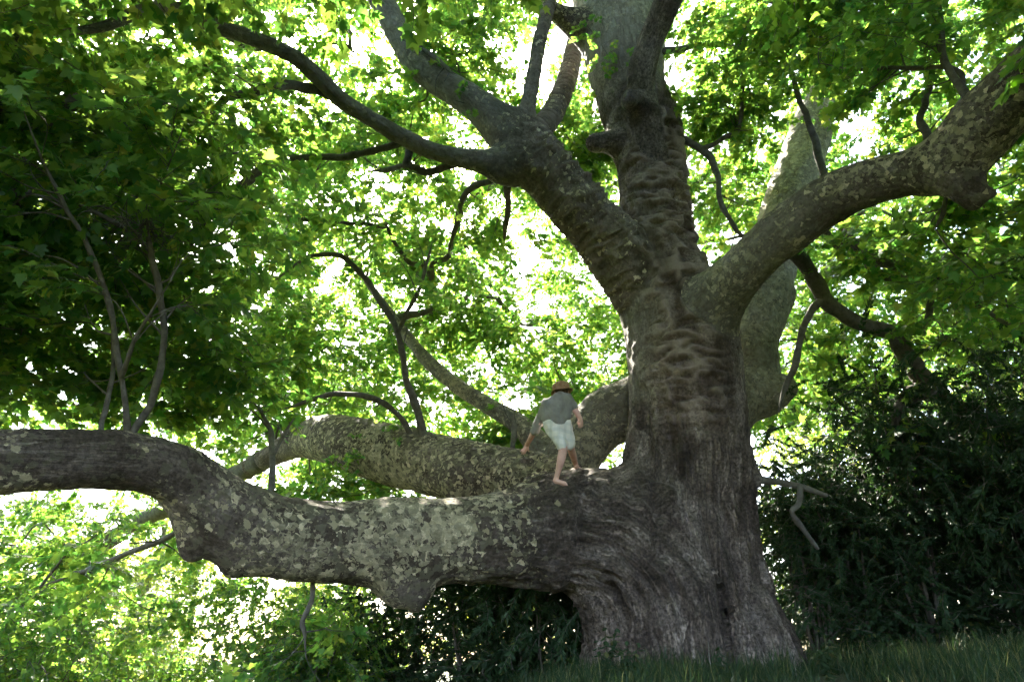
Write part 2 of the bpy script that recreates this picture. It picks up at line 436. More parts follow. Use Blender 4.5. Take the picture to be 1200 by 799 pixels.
# ------------------------------------------------------------------ the great plane tree: trunk and limbs
# every control point: photo x, y, depth in metres, radius in photo pixels at that depth
SK = {
 'trunk': [
  [(858, 850, 9.35, 100), (852, 780, 9.5, 88), (838, 725, 9.75, 76), (826, 660, 10.1, 70), (817, 600, 10.39, 67), (813, 550, 10.65, 68), (809, 500, 10.96, 68), (804, 450, 11.25, 66), (797, 400, 11.6, 63), (786, 350, 11.95, 54), (773, 300, 12.3, 44), (767, 250, 12.7, 39), (762, 200, 13.1, 37), (752, 150, 13.5, 41), (738, 100, 14.0, 42), (730, 50, 14.5, 47), (718, 0, 15.0, 46), (700, -90, 16.0, 40), (690, -200, 17.2, 34), (700, -330, 18.8, 26), (720, -480, 20.5, 14)],
  [(785, 860, 9.05, 90), (782, 790, 9.2, 80), (775, 730, 9.35, 74), (758, 680, 9.5, 70), (725, 645, 9.6, 66), (685, 632, 9.62, 61)],
  [(790, 720, 9.6, 66), (780, 650, 9.95, 62), (776, 590, 10.3, 54), (779, 545, 10.6, 44), (785, 490, 11.0, 38)],
  [(708, 850, 9.25, 52), (716, 780, 9.4, 42), (722, 725, 9.5, 44), (716, 675, 9.65, 54), (700, 630, 9.85, 58)],
  [(880, 690, 9.9, 22), (903, 745, 9.75, 26), (935, 800, 9.5, 22), (985, 850, 9.4, 14)],
  [(800, 700, 9.1, 34), (812, 770, 8.75, 38), (822, 830, 8.5, 34)],
  [(760, 740, 8.95, 26), (748, 800, 8.6, 28), (738, 860, 8.3, 22)],
  [(868, 720, 9.3, 30), (882, 785, 9.0, 36), (900, 850, 8.7, 30)],
  [(862, 548, 10.5, 22), (876, 556, 10.35, 15), (886, 561, 10.3, 9)],
  [(835, 495, 10.55, 20), (846, 503, 10.35, 11)],
  [(745, 170, 13.2, 22), (712, 167, 13.0, 13), (698, 168, 12.9, 12)],
  [(780, 160, 13.2, 14), (788, 146, 13.2, 10)],
  [(690, 35, 14.4, 22), (660, 20, 14.2, 12), (640, 8, 14.0, 9), (600, -20, 13.8, 7)],
  [(768, 205, 12.75, 22), (758, 160, 12.9, 18), (752, 120, 12.9, 17), (752, 85, 12.7, 16), (764, 45, 12.5, 15), (784, 0, 12.2, 16), (815, -60, 11.8, 15), (860, -150, 11.3, 13), (930, -280, 10.8, 9)],
  [(752, 125, 12.75, 15), (740, 116, 12.4, 11), (737, 120, 12.25, 10)],
 ],
 'front_limb': [
  [(775, 600, 10.25, 56), (725, 618, 9.95, 58), (690, 626, 9.75, 60), (640, 628, 9.55, 57), (580, 630, 9.3, 52), (520, 632, 9.1, 49), (460, 632, 8.9, 48), (400, 634, 8.7, 46), (340, 630, 8.45, 46), (295, 620, 8.25, 46), (255, 598, 8.05, 44), (220, 566, 7.85, 37), (185, 548, 7.6, 34), (140, 540, 7.3, 34), (90, 538, 7.0, 35), (40, 540, 6.7, 36), (-20, 541, 6.4, 37), (-110, 530, 6.0, 38), (-220, 500, 5.6, 36), (-340, 450, 5.3, 28), (-470, 370, 5.2, 16)],
  [(455, 645, 8.85, 36), (472, 678, 8.75, 27), (484, 698, 8.7, 13), (488, 709, 8.7, 7)],
  [(462, 670, 8.7, 18), (466, 690, 8.65, 11), (470, 699, 8.65, 6)],
  [(490, 672, 8.75, 18), (497, 690, 8.7, 9)],
  [(240, 610, 7.95, 26), (228, 636, 7.85, 17), (224, 648, 7.8, 10)],
  [(285, 645, 8.1, 22), (273, 664, 8.0, 11)],
  [(640, 598, 9.75, 40), (680, 598, 10.0, 44), (728, 598, 10.3, 42), (765, 580, 10.5, 38)],
 ],
 'back_limb': [
  [(760, 608, 10.6, 44), (700, 596, 10.7, 38), (655, 578, 10.85, 40), (600, 565, 11.2, 38), (550, 553, 11.6, 36), (500, 542, 12.1, 36), (450, 530, 12.7, 35), (405, 518, 13.4, 30), (370, 513, 14.3, 24), (335, 525, 15.6, 15), (290, 549, 16.9, 10)],
  [(545, 560, 11.3, 30), (538, 575, 11.2, 20)],
 ],
 'arching_limb': [
  [(790, 470, 11.9, 44), (745, 478, 12.0, 36), (712, 488, 12.0, 34), (688, 512, 11.9, 32), (668, 545, 11.7, 30), (650, 580, 11.5, 28)],
  [(662, 560, 11.7, 24), (636, 527, 12.2, 17), (608, 497, 12.8, 12), (575, 477, 13.5, 10), (540, 455, 14.2, 9), (505, 427, 15.0, 8), (470, 385, 16, 6), (430, 330, 17, 4)],
 ],
 'crotch': [
  [(668, 578, 10.9, 16), (700, 584, 10.75, 16), (728, 578, 10.7, 15), (747, 550, 10.75, 14), (758, 495, 10.9, 19), (765, 450, 11.15, 23)],
 ],
 'left_limb': [
  [(790, 400, 11.75, 44), (762, 350, 11.95, 40), (726, 300, 12.0, 37), (690, 258, 12.1, 34), (656, 220, 12.2, 32), (623, 184, 12.3, 31), (598, 158, 12.4, 27), (562, 126, 12.6, 20), (530, 105, 12.8, 18), (500, 85, 13.0, 17), (478, 58, 13.2, 16), (458, 22, 13.4, 15), (438, -20, 13.7, 15), (405, -80, 14.2, 13), (370, -170, 15, 9)],
  [(610, 185, 12.2, 26), (578, 190, 12.0, 16), (545, 186, 11.8, 12), (510, 178, 11.6, 10.5), (470, 160, 11.3, 10), (430, 136, 11.0, 9.5), (398, 116, 10.7, 10), (370, 88, 10.4, 9.5), (340, 64, 10.1, 9), (290, 43, 9.8, 9), (250, 30, 9.5, 9.5), (205, 10, 9.2, 9), (165, 14, 8.9, 8), (120, 32, 8.7, 6), (60, 40, 8.5, 4)],
  [(600, 165, 12.3, 18), (616, 132, 12.5, 10), (624, 95, 12.8, 8.5), (632, 50, 13.1, 8), (642, 10, 13.5, 8), (655, -60, 14.2, 6)],
  [(598, 200, 12.1, 18), (582, 205, 11.95, 9)],
  [(625, 160, 12.6, 16), (642, 142, 13.4, 13), (655, 118, 14.6, 12), (668, 80, 16.2, 11), (680, 20, 18, 9)],
 ],
 'right_limb': [
  [(805, 385, 11.5, 40), (828, 360, 11.15, 35), (848, 340, 10.85, 31), (870, 318, 10.5, 28), (897, 291, 10.2, 28), (930, 264, 9.9, 30), (970, 236, 9.6, 29), (1015, 215, 9.3, 27), (1060, 203, 9.0, 26), (1098, 192, 8.75, 30), (1130, 172, 8.5, 36), (1158, 140, 8.25, 38), (1185, 110, 8.0, 36), (1220, 80, 7.7, 36), (1290, 30, 7.2, 34), (1380, -50, 6.7, 28), (1480, -170, 6.3, 16)],
  [(1100, 198, 8.7, 26), (1128, 212, 8.4, 18), (1143, 224, 8.25, 11), (1163, 227, 8.1, 5)],
  [(1125, 215, 8.4, 12), (1140, 238, 8.3, 8)],
  [(820, 400, 11.2, 32), (842, 370, 10.95, 22), (853, 360, 10.8, 15)],
 ],
 'rear_limb': [
  [(820, 520, 11.9, 38.6), (858, 478, 12.3, 28.6), (880, 440, 12.8, 30.2), (880, 400, 13.2, 31.1), (892, 350, 13.7, 30.2), (908, 300, 14.2, 28.6), (920, 250, 14.7, 27.7), (934, 205, 15.2, 26.0), (946, 165, 15.7, 23.5), (956, 130, 16.2, 21.0), (968, 80, 17, 18.5), (985, 10, 18, 16.0), (1010, -80, 19.5, 11.8), (1040, -200, 21, 6.7)],
  [(868, 465, 12.5, 30), (896, 462, 12.5, 25), (919, 455, 12.4, 15)],
  [(915, 345, 13.5, 16), (908, 372, 13.3, 10)],
  [(945, 170, 15.6, 14), (968, 155, 15.4, 6)],
 ],
}
SMALL_GROUP = {'crotch': 'trunk'}
chains = []
for g, lst in SK.items():
    for c in lst:
        P = [at(x, y, d) for x, y, d, r in c]; r = [q[3] * q[2] / F for q in c]
        chains.append(Chain(P, r, SMALL_GROUP.get(g, g)))
VOX = 0.026
tree_me, co, G, A, UU, VV = grow_body(chains, VOX, 0.085, 2, 3)
nv = len(co)
nor = vnormals(tree_me)
px, py, pd = project(co)
grp = np.array([c.group for c in chains])[G]
TRUNK = grp == 'trunk'
main_trunk = (G == 0)
# --- relief of the bark, real geometry
bcv = np.stack([UU, VV, A], 1) + G[:, None] * np.array([3.1, 1.7, 5.3])
low = fbm(co * 1.7, 3, 11) - .5
mid = fbm(co * 5.0, 3, 21) - .5
hgt_world = co[:, 2]
lowtrunk = np.where(TRUNK, smooth(5.8, 3.4, hgt_world), 0)
flute = fbm(bcv * np.array([3.6, 3.6, .45]), 3, 31)
flute = -np.clip(.17 - np.abs(flute - .5), 0, 1) / .17
flute2 = fbm(bcv * np.array([9, 9, .9]), 3, 41); flute2 = -np.clip(.13 - np.abs(flute2 - .5), 0, 1) / .13
front = np.clip(-(nor @ FWD) + .35, 0, 1)
# transverse wrinkles on the trunk's front and on the under side of the left limb
wr_n = fbm(np.stack([UU * 2.6, VV * 2.6, A * 8.5 + .9 * vnoise(co * 2.2, 61)], 1), 2, 51)
wr_t = main_trunk * smooth(3.5, 4.8, hgt_world) * smooth(12.0, 10.0, hgt_world) * (0.35 + .65 * smooth(.35, .8, front))
cx = 804 - np.clip((500 - py), 0, 400) * .11
wr_t = wr_t * smooth(75, 20, np.abs(px - cx - 8))
wr_l = (grp == 'left_limb') * smooth(590, 640, px) * smooth(.2, .7, front) * .75
wr_m = np.clip(wr_t + wr_l, 0, 1)
wr = 1 - np.abs(2 * wr_n - 1) * 3.0
wr = np.clip(wr, -.45, 1)
rib_h = wr * wr_m
gn = smooth(520, 640, px) * smooth(480, 540, py) * smooth(860, 770, px) * smooth(11.5, 10.8, pd)
gnarl = gn * (.5 - np.abs(fbm(co * np.array([3.2, 3.2, 2.2]), 3, 83) - .5) * 4).clip(-.6, .5)
CREASE = [[(750, 455), (753, 500), (760, 545), (772, 600), (780, 650)], [(780, 650), (800, 705), (815, 765), (822, 799)], [(845, 545), (858, 610), (878, 690), (905, 770)], [(716, 690), (733, 745), (738, 799)], [(752, 680), (772, 745), (776, 799)], [(830, 640), (842, 720), (862, 799)]]
crease = np.zeros(nv); cm = np.where((TRUNK | (grp == 'front_limb')) & (pd < 11.4) & (front > 0) & (px > 690) & (px < 940) & (py > 430))[0]; cpx, cpy, cco = px[cm], py[cm], co[cm]
for ci, c in enumerate(CREASE):
    q = catmull(np.array(c, float), 6); dd = np.full(len(cm), 1e9); jit = 6 * (vnoise(cco * 3, 90 + ci) - .5)
    for i in range(len(q) - 1):
        ab = q[i + 1] - q[i]; t_ = np.clip(((cpx - q[i, 0]) * ab[0] + (cpy - q[i, 1]) * ab[1]) / (ab @ ab), 0, 1)
        dd = np.minimum(dd, np.hypot(cpx - q[i, 0] - t_ * ab[0] + jit, cpy - q[i, 1] - t_ * ab[1]))
    crease[cm] = np.maximum(crease[cm], (1, .25, .75, .9, .5, 0)[ci] * np.exp(-(dd / (7 if ci < 3 else 8)) ** 2))
crease *= (TRUNK | (grp == 'front_limb')) * (pd < 11.4) * smooth(0, .3, front)
disp = -.15 * crease + low * .10 * np.where(TRUNK, 1.0, .7) + mid * .045 + flute * .11 * lowtrunk + (fbm(co * 9, 3, 95) - .5) * .05 * lowtrunk + flute2 * .04 * (lowtrunk * .9 + .12) + rib_h * .095 + gnarl * .09
e = np.empty(len(tree_me.edges) * 2, np.int32); tree_me.edges.foreach_get('vertices', e); e = e.reshape(-1, 2)
cnt = np.bincount(e.ravel(), minlength=nv) + 1e-9
def blur(x, it):
    for _ in range(it):
        x = .4 * x + .6 * (np.bincount(e[:, 0], x[e[:, 1]], nv) + np.bincount(e[:, 1], x[e[:, 0]], nv)) / cnt
    return x
seam = np.zeros(nv); sm_ = G[e[:, 0]] != G[e[:, 1]]; seam[e[sm_].ravel()] = 1.0
seam = np.clip(blur(seam, 6) * 3.0, 0, 1)
limbsize = np.array([1.0 if len(c.P) > 60 else .6 for c in chains])[G]
rad_local = np.sqrt(UU ** 2 + VV ** 2)
disp *= np.clip(rad_local / .45, .22, 1.0)
disp = disp * (1 - seam) + blur(disp, 16) * seam
co = co + nor * disp[:, None]
co = co + nor * ((vnoise(co * 13, 71) - .5) * .018 * np.clip(rad_local / .3, .1, 1))[:, None]
tree_me.vertices.foreach_set('co', co.astype(np.float32).ravel()); tree_me.update()
nor = vnormals(tree_me)
flk = np.zeros(nv)
for g, vlu in (('front_limb', .95), ('back_limb', .7), ('arching_limb', .7), ('right_limb', .6), ('rear_limb', .95), ('left_limb', .3)): flk[grp == g] = vlu
flk = np.where(grp == 'trunk', .0 + .45 * smooth(11.5, 13.5, hgt_world), flk)
flk = np.where((TRUNK | (grp == 'front_limb')) & (px > 540) & (py > 500), .0 + .9 * smooth(690, 540, px), flk)
flk = np.where(grp == 'front_limb', flk * (.45 + .55 * smooth(150, 380, px)), flk)
pal = np.zeros(nv)
pal = np.where(TRUNK, .9 * smooth(10.5, 13.5, hgt_world) * (G == 0) * smooth(.75, .35, wr_m), pal)
pal = np.where(grp == 'rear_limb', .55, pal); pal = np.where(grp == 'arching_limb', .35, pal)
pal = np.where(grp == 'left_limb', .55 * smooth(640, 520, px) + .15, pal)
pal = np.where(grp == 'right_limb', .45 * smooth(1010, 880, px), pal)
pal = np.where(TRUNK & (G == 0), np.maximum(pal, .45 * smooth(11, 6, hgt_world) * smooth(790, 740, px) * (py < 470)), pal)  # paler towards the trunk's upper left side
# even out values over the seams between groups
flk = np.where((grp == 'back_limb') & (pd > 14.5), .1, flk)  # backlit dark of the far end put into the colour: fewer pale flakes
flk = blur(flk, 34); pal = blur(pal, 30)
ribc = blur(np.clip((rib_h - .35) / .5, 0, 1), 1)

_, li, lt = mesh_arrays(tree_me)
BVH = BVHTree.FromPolygons([Vector(v) for v in co], li.reshape(-1, 4).tolist()) if (lt == 4).all() else None
TREE_AT = at(800, 790, 9.5)
TREE = empty('plane_tree', (TREE_AT[0], TREE_AT[1], float(ground(np.array([TREE_AT[0]]), np.array([TREE_AT[1]]))[0])))
tag(TREE, 'huge old plane tree with thick low limbs, the person climbing on one', 'tree')
LIMB_LABEL = {'front_limb': 'massive low limb with pale flaking bark patches, sweeping far sideways',
 'back_limb': 'thick limb behind the low flaking limb, the hand of the person rests on it',
 'arching_limb': 'mossy limb arching out from behind the trunk beside the person',
 'left_limb': 'wrinkled limb rising from the main fork and dividing into several boughs',
 'right_limb': 'dark heavy limb with a broken stub bending away over the thicket',
 'rear_limb': 'pale upright limb rising behind the trunk above a cut stub'}
fq = li.reshape(-1, 4); fg = G[fq[:, 0]]; fgrp = np.array([c.group for c in chains])[fg]
for g in ['trunk'] + list(LIMB_LABEL):
    sel = fq[fgrp == g]; used = np.unique(sel); remap = np.full(nv, -1, np.int32); remap[used] = np.arange(len(used))
    me = mesh_np(g, co[used], remap[sel].ravel(), np.full(len(sel), 4)); setsmooth(me)
    for k, arr in (('flake', flk), ('pale', pal), ('rib', ribc), ('ribm', wr_m)):
        me.attributes.new(k, 'FLOAT', 'POINT').data.foreach_set('value', arr[used].astype(np.float32))
    me.attributes.new('bc', 'FLOAT_VECTOR', 'POINT').data.foreach_set('vector', bcv[used].astype(np.float32).ravel())
    me.normals_split_custom_set_from_vertices([tuple(q) for q in nor[used]])
    o = put('trunk' if g == 'trunk' else 'limb', me, M_BARK, TREE)
    if g != 'trunk': o['label'] = LIMB_LABEL[g]

def hit(x, y):
    d = Vector(at(x, y, 1.0) - CAMP).normalized()
    p, n, i, dist = BVH.ray_cast(Vector(CAMP), d)
    return (None, None, None) if p is None else (np.array(p), np.array(n), float((np.array(p) - CAMP) @ FWD))

# ------------------------------------------------------------------ boughs that the photograph shows one by one
NET_P, NET_R = [], []           # nodes the leafy twigs may grow from
for c in chains:
    if c.S[-1] > 1.5:
        k = c.r < .42
        NET_P += list(c.P[k]); NET_R += list(c.r[k])
BR = [
 [(150, 512, 7.4, 5), (147, 470, 7.3, 4.5), (140, 425, 7.2, 4), (127, 350, 7.0, 4), (105, 290, 6.8, 3.5), (78, 245, 6.6, 3), (45, 175, 6.3, 2.5), (20, 110, 6, 2)],
 [(152, 512, 7.4, 6), (172, 480, 7.4, 5.5), (186, 440, 7.35, 5), (194, 395, 7.3, 4.5), (186, 340, 7.2, 4.5), (178, 300, 7.1, 4), (172, 262, 7.0, 3.5), (190, 210, 6.8, 3), (215, 150, 6.6, 2.5)],
 [(143, 440, 7.2, 3.5), (155, 405, 7.0, 3), (170, 378, 6.9, 2.5), (200, 330, 6.7, 2)],
 [(118, 505, 7.2, 4), (125, 470, 7.5, 3.5), (133, 425, 7.8, 3), (130, 380, 8, 2.5)],
 [(305, 200, 9.4, 7), (275, 225, 9.0, 6.5), (245, 255, 8.6, 6), (222, 280, 8.2, 6), (180, 280, 7.8, 5), (140, 262, 7.4, 4), (90, 240, 7.2, 3), (30, 225, 7.0, 2.5)],
 [(497, 512, 12.0, 7), (488, 480, 12.1, 6), (476, 440, 12.2, 5), (466, 388, 12.3, 4.5), (440, 345, 12.5, 4), (405, 303, 12.6, 3.5), (360, 303, 12.6, 3), (330, 322, 12.5, 2.5), (308, 345, 12.4, 2)],
 [(466, 390, 12.3, 3.5), (485, 352, 12.3, 3), (500, 310, 12.4, 2.5), (506, 285, 12.5, 2)],
 [(482, 512, 12.1, 5), (470, 490, 12.0, 4), (450, 473, 11.8, 4), (420, 463, 11.6, 4), (385, 462, 11.4, 3.5), (345, 476, 11.2, 3), (320, 482, 11, 2.5)],
 [(600, 530, 11.6, 4.5), (603, 505, 11.7, 4), (600, 490, 11.9, 3.5), (585, 478, 12.2, 3)],
 [(316, 588, 8.6, 5), (318, 555, 8.9, 4.5), (318, 520, 9.3, 4), (310, 490, 9.7, 3), (295, 470, 10, 2)],
 [(317, 540, 9.1, 3), (330, 515, 9.3, 2.5), (345, 490, 9.6, 2)],
 [(366, 676, 8.55, 3), (367, 698, 8.5, 3.2), (362, 714, 8.5, 4), (356, 728, 8.5, 4), (357, 742, 8.5, 3), (359, 772, 8.5, 2)],
 [(240, 612, 8.3, 5), (208, 624, 8.8, 4), (170, 640, 9.3, 4), (130, 655, 9.8, 3.5), (88, 672, 10.2, 3.5), (40, 690, 10.6, 2)],
 [(305, 541, 16.4, 12), (285, 552, 17.0, 10), (230, 580, 18.2, 9), (180, 603, 19.0, 9), (120, 637, 19.6, 9), (60, 675, 20.0, 9), (0, 707, 20.4, 9), (-80, 740, 21, 9), (-160, 765, 21.5, 6)],  # far tail of the back limb; dark branch bark carries its backlit shade
 [(130, 631, 19.6, 6), (95, 634, 19.8, 6), (50, 640, 20, 6), (0, 646, 20.2, 5), (-60, 650, 20.5, 4)],
 [(395, 114, 10.75, 7.5), (365, 102, 10.5, 7), (340, 99, 10.2, 7), (315, 104, 9.9, 6.5), (275, 113, 9.6, 5.5), (235, 140, 9.3, 4.5), (190, 175, 9.0, 3.5), (120, 190, 8.7, 2.5)],
 [(505, 178, 11.6, 8), (485, 170, 11.9, 7), (480, 185, 11.9, 6), (478, 196, 11.9, 6), (500, 200, 11.8, 7), (545, 192, 11.9, 9)],
 [(480, 192, 11.9, 4), (465, 198, 12.2, 3.5), (430, 200, 12.8, 3)],
 [(478, 165, 11.3, 6), (432, 178, 11.4, 5), (390, 185, 11.5, 5), (355, 186, 11.4, 5), (320, 184, 11.0, 5), (285, 180, 10.5, 4), (240, 175, 10, 3)],
 [(580, 210, 12.2, 5), (548, 225, 12.8, 4.5), (535, 260, 13.4, 4), (525, 300, 14, 3)],
 [(594, 215, 12.4, 6), (594, 250, 13, 4), (590, 290, 13.6, 3)],
 [(462, 40, 13.4, 6), (490, 55, 13.0, 4), (520, 75, 12.6, 3.5), (530, 85, 12.4, 3)],
 [(785, 156, 13.3, 7), (805, 165, 13.0, 5.5), (824, 176, 12.8, 5), (838, 192, 12.6, 4.5), (843, 218, 12.4, 4), (845, 240, 12.2, 4), (858, 260, 12.0, 4), (872, 278, 11.8, 4), (890, 300, 11.6, 3)],
 [(822, 176, 12.8, 4), (845, 162, 12.7, 3.5), (866, 150, 12.6, 3), (870, 100, 12.6, 2.5), (865, 60, 12.6, 2)],
 [(780, 60, 13.8, 5), (820, 54, 13.4, 4), (870, 52, 13.0, 3.5), (930, 40, 12.8, 2.5)],
 [(905, 285, 10.4, 8.6), (932, 298, 10.8, 8.6), (950, 320, 10.9, 8.2), (966, 348, 11.0, 8.2), (990, 370, 11.1, 8.2), (1020, 384, 11.2, 8.6), (1044, 391, 11.3, 8.6), (1055, 410, 11.3, 9.0), (1072, 432, 11.4, 10.1), (1088, 448, 11.4, 10.9), (1070, 462, 11.3, 10.1), (1054, 482, 11.2, 9.4), (1046, 505, 11.2, 7.0), (1042, 530, 11.2, 3.9)],
 [(1088, 446, 11.4, 9), (1115, 470, 11.5, 7), (1140, 500, 11.6, 5), (1160, 540, 11.7, 3.5)],
 [(964, 350, 11.0, 6), (948, 370, 10.9, 5), (938, 395, 10.8, 5), (930, 430, 10.7, 4.5), (920, 460, 10.6, 4), (912, 482, 10.6, 3)],
 [(905, 10, 12.8, 2), (922, 70, 12.4, 3), (938, 120, 12.2, 4), (955, 165, 12.0, 5), (968, 215, 11.8, 5.5), (986, 262, 11.6, 6), (1010, 298, 11.5, 6.5), (1032, 322, 11.4, 7), (1060, 328, 11.3, 6), (1088, 340, 11.2, 6), (1115, 352, 11.0, 5), (1150, 362, 10.8, 5), (1190, 380, 10.6, 5), (1240, 360, 10.4, 4)],
 [(966, 270, 11.7, 6), (978, 288, 11.8, 6), (1000, 290, 11.9, 6), (1030, 306, 12.0, 6), (1075, 318, 12.1, 5.5), (1110, 330, 12.2, 5), (1160, 340, 12.3, 4.5), (1210, 348, 12.4, 4)],
 [(1090, 338, 11.2, 5), (1088, 365, 11.2, 5), (1082, 385, 11.2, 4)],
 [(1145, 126, 8.3, 8), (1128, 105, 8.5, 6.5), (1112, 82, 8.7, 5), (1103, 55, 8.9, 4.5), (1103, 20, 9.1, 3.5), (1090, -30, 9.3, 3)],
 [(1128, 108, 8.5, 4), (1125, 85, 8.7, 4), (1100, 78, 8.9, 3.5), (1060, 80, 9.2, 3), (1010, 82, 9.6, 2.5), (960, 75, 10, 2)],
 [(1092, 180, 8.9, 6), (1085, 160, 9.2, 6), (1078, 132, 9.6, 5), (1092, 100, 9.9, 4), (1088, 60, 10.2, 2.5)],
 [(1112, 225, 8.7, 3), (1104, 250, 8.9, 3), (1095, 268, 9.0, 2.5)],
]
TWIG_LEAF = []
for b in BR:
    P = np.array([at(x, y, d) for x, y, d, r in b]); r = np.array([q[3] * q[2] / F * (.78 if q[3] < 8 else 1) for q in b])
    PR = catmull(np.hstack([P, r[:, None]]), 7)
    n = len(PR)
    PR[:, :3] += ((np.stack([vnoise(PR[:, :3] * 3.5, s) for s in (1, 2, 3)], 1) - .5) * np.minimum(.07, PR[:, 3:4] * 1.6)) * smooth(0, .15, np.linspace(0, 1, n))[:, None]
    rr = PR[:, 3] * (.85 + .45 * vnoise(PR[:, :3] * 6, 9)) * (1 - .7 * smooth(.72, 1, np.linspace(0, 1, n)))
    v, f = tube_geo(PR[:, :3], rr, 9); mb = MB(); mb.add(v, f)
    T_, U_, V_ = frames(PR[:, :3]); Lb = np.linalg.norm(np.diff(PR[:, :3], axis=0), axis=1).sum()
    for k in range(int(min(12, 2 + Lb * 2.2))):
        i = int(rng.uniform(.3, .98) * (n - 1)); a = rng.uniform(0, 6.28); dr = T_[i] * .7 + math.cos(a) * U_[i] + math.sin(a) * V_[i]; dr[2] += .15; L = rng.uniform(.35, .9)
        q = catmull(np.array([PR[i, :3], PR[i, :3] + dr * L * .45 + rng.normal(0, .05, 3), PR[i, :3] + dr * L * .9 + rng.normal(0, .1, 3)]), 4)
        r0 = min(rr[i] * .45, .014); mb.tube(q, np.linspace(r0, .003, len(q)), 5)
        for _ in range(2): TWIG_LEAF.append(list(q[-1 - _ * 3]) + [math.atan2(dr[1], dr[0]) - 1.57 + rng.normal(0, .5)])
    put('branch', mb.mesh('branch'), M_TWIG, TREE)
    NET_P += list(PR[2:, :3]); NET_R += list(rr[2:])
mb = MB()
DB = [[(882, 561, 10.3, 9), (900, 563, 10.2, 7), (925, 567, 10.1, 6), (945, 572, 10.0, 5.5), (968, 580, 9.9, 4)], [(938, 571, 10.0, 5), (936, 590, 9.9, 5), (928, 600, 9.8, 5), (940, 618, 9.8, 5), (958, 642, 9.7, 3.5)]]
for b in DB:
    PR = catmull(np.array([list(at(x, y, d)) + [r * d / F * .62] for x, y, d, r in b]), 6); mb.tube(PR[:, :3], PR[:, 3] * (.85 + .4 * vnoise(PR[:, :3] * 9, 4)), 9)
o = put('branch', mb.mesh('branch'), M_GREYWOOD, TREE); o['label'] = 'bare dead branch jutting from a knot low on the trunk'

# ------------------------------------------------------------------ leaf sprays used by the foliage masses
LEAF_OUT = np.array([(0, .02), (.16, -.06), (.30, -.03), (.50, .10), (.34, .20), (.38, .30), (.60, .55), (.36, .55), (.22, .52), (.20, .72), (.10, .84), (0, 1.08)])
def leaf_shape(size, lod=0):
    if lod == 0: pts = LEAF_OUT
    else: pts = LEAF_OUT[[0, 1, 3, 4, 6, 8, 11]]
    right = pts; left = pts[1:-1][::-1] * np.array([-1, 1])
    ring = np.vstack([right, left]); c = np.array([[0, .30]])
    xy = np.vstack([c, ring])
    z = -.16 * np.abs(xy[:, 0]) ** 1.3 - .10 * xy[:, 1] ** 2
    v = np.column_stack([xy, z]) * size
    n = len(ring); f = [(0, 1 + i, 1 + (i + 1) % n) for i in range(n)]
    return v, f

def lance_shape(size, wd=.16):
    xy = np.array([(0, 0), (wd, .25), (wd * .9, .5), (wd * .4, .8), (0, 1), (-wd * .4, .8), (-wd * .9, .5), (-wd, .25), (0, .45)])
    z = -.12 * xy[:, 1] ** 2 - .5 * np.abs(xy[:, 0]); z[8] = -.02
    return np.column_stack([xy, z]) * size, [(8, i, (i + 1) % 8) for i in range(8)]

def rotm(ax, ay, az):
    return np.array(Matrix.Rotation(az, 3, 'Z') @ Matrix.Rotation(ay, 3, 'Y') @ Matrix.Rotation(ax, 3, 'X'))

def make_spray(name, kind, length, nleaf, size, matl, lod, seed):
    r = np.random.default_rng(seed); mb = MB(); lv = []
    P = [np.zeros(3)]; d = np.array([0, 1, .12])
    for i in range(6):
        d = d + r.normal(0, .13, 3) + np.array([0, 0, -.09]); d /= np.linalg.norm(d); P.append(P[-1] + d * length / 6)
    P = np.array(P)
    v, f = tube_geo(P, np.linspace(.006, .002, 7), 3, False); mb.add(v, f); lv += [0.5] * len(f); nt_ = len(f)
    for k in range(nleaf):
        t = .12 + .88 * (k + r.random() * .5) / nleaf; q = t * 6; i = min(int(q), 5); p = P[i] + (P[i + 1] - P[i]) * (q - i)
        side = (1 if k % 2 else -1) * r.uniform(.5, 1.35)
        if k == nleaf - 1: side = r.normal(0, .2)
        if kind == 'palm':
            v, f = leaf_shape(size * r.uniform(.65, 1.25), lod)
            M = rotm(r.normal(-.25, .38), r.normal(0, .38), -side)
            pet = size * r.uniform(.25, .5)
        else:
            v, f = lance_shape(size * r.uniform(.7, 1.2), r.uniform(.09, .17) if kind == 'lance' else r.uniform(.26, .36)); M = rotm(r.normal(-.35, .4), r.normal(0, .5), -side * .75); pet = .01
        off = M @ np.array([0, pet, .0])
        mb.add(v @ M.T + p + off, f); a = r.random(); lv += [a] * len(f)
        if kind == 'palm' and lod == 0:
            vv, ff = tube_geo(np.array([p, p + off * .6 + [0, 0, .004], p + off * 1.05]), .0022, 3, False); mb.add(vv, ff); lv += [.3] * len(ff)
    me = mb.mesh(name, False); me.attributes.new('lv', 'FLOAT', 'FACE').data.foreach_set('value', np.array(lv, np.float32))
    me.materials.append(matl); me.materials.append(M_TWIG)
    mi = np.zeros(len(me.polygons), np.int32); mi[:nt_] = 1; me.polygons.foreach_set('material_index', mi)
    return bpy.data.objects.new(name, me)       # a leaf pattern for the geometry nodes, not placed itself

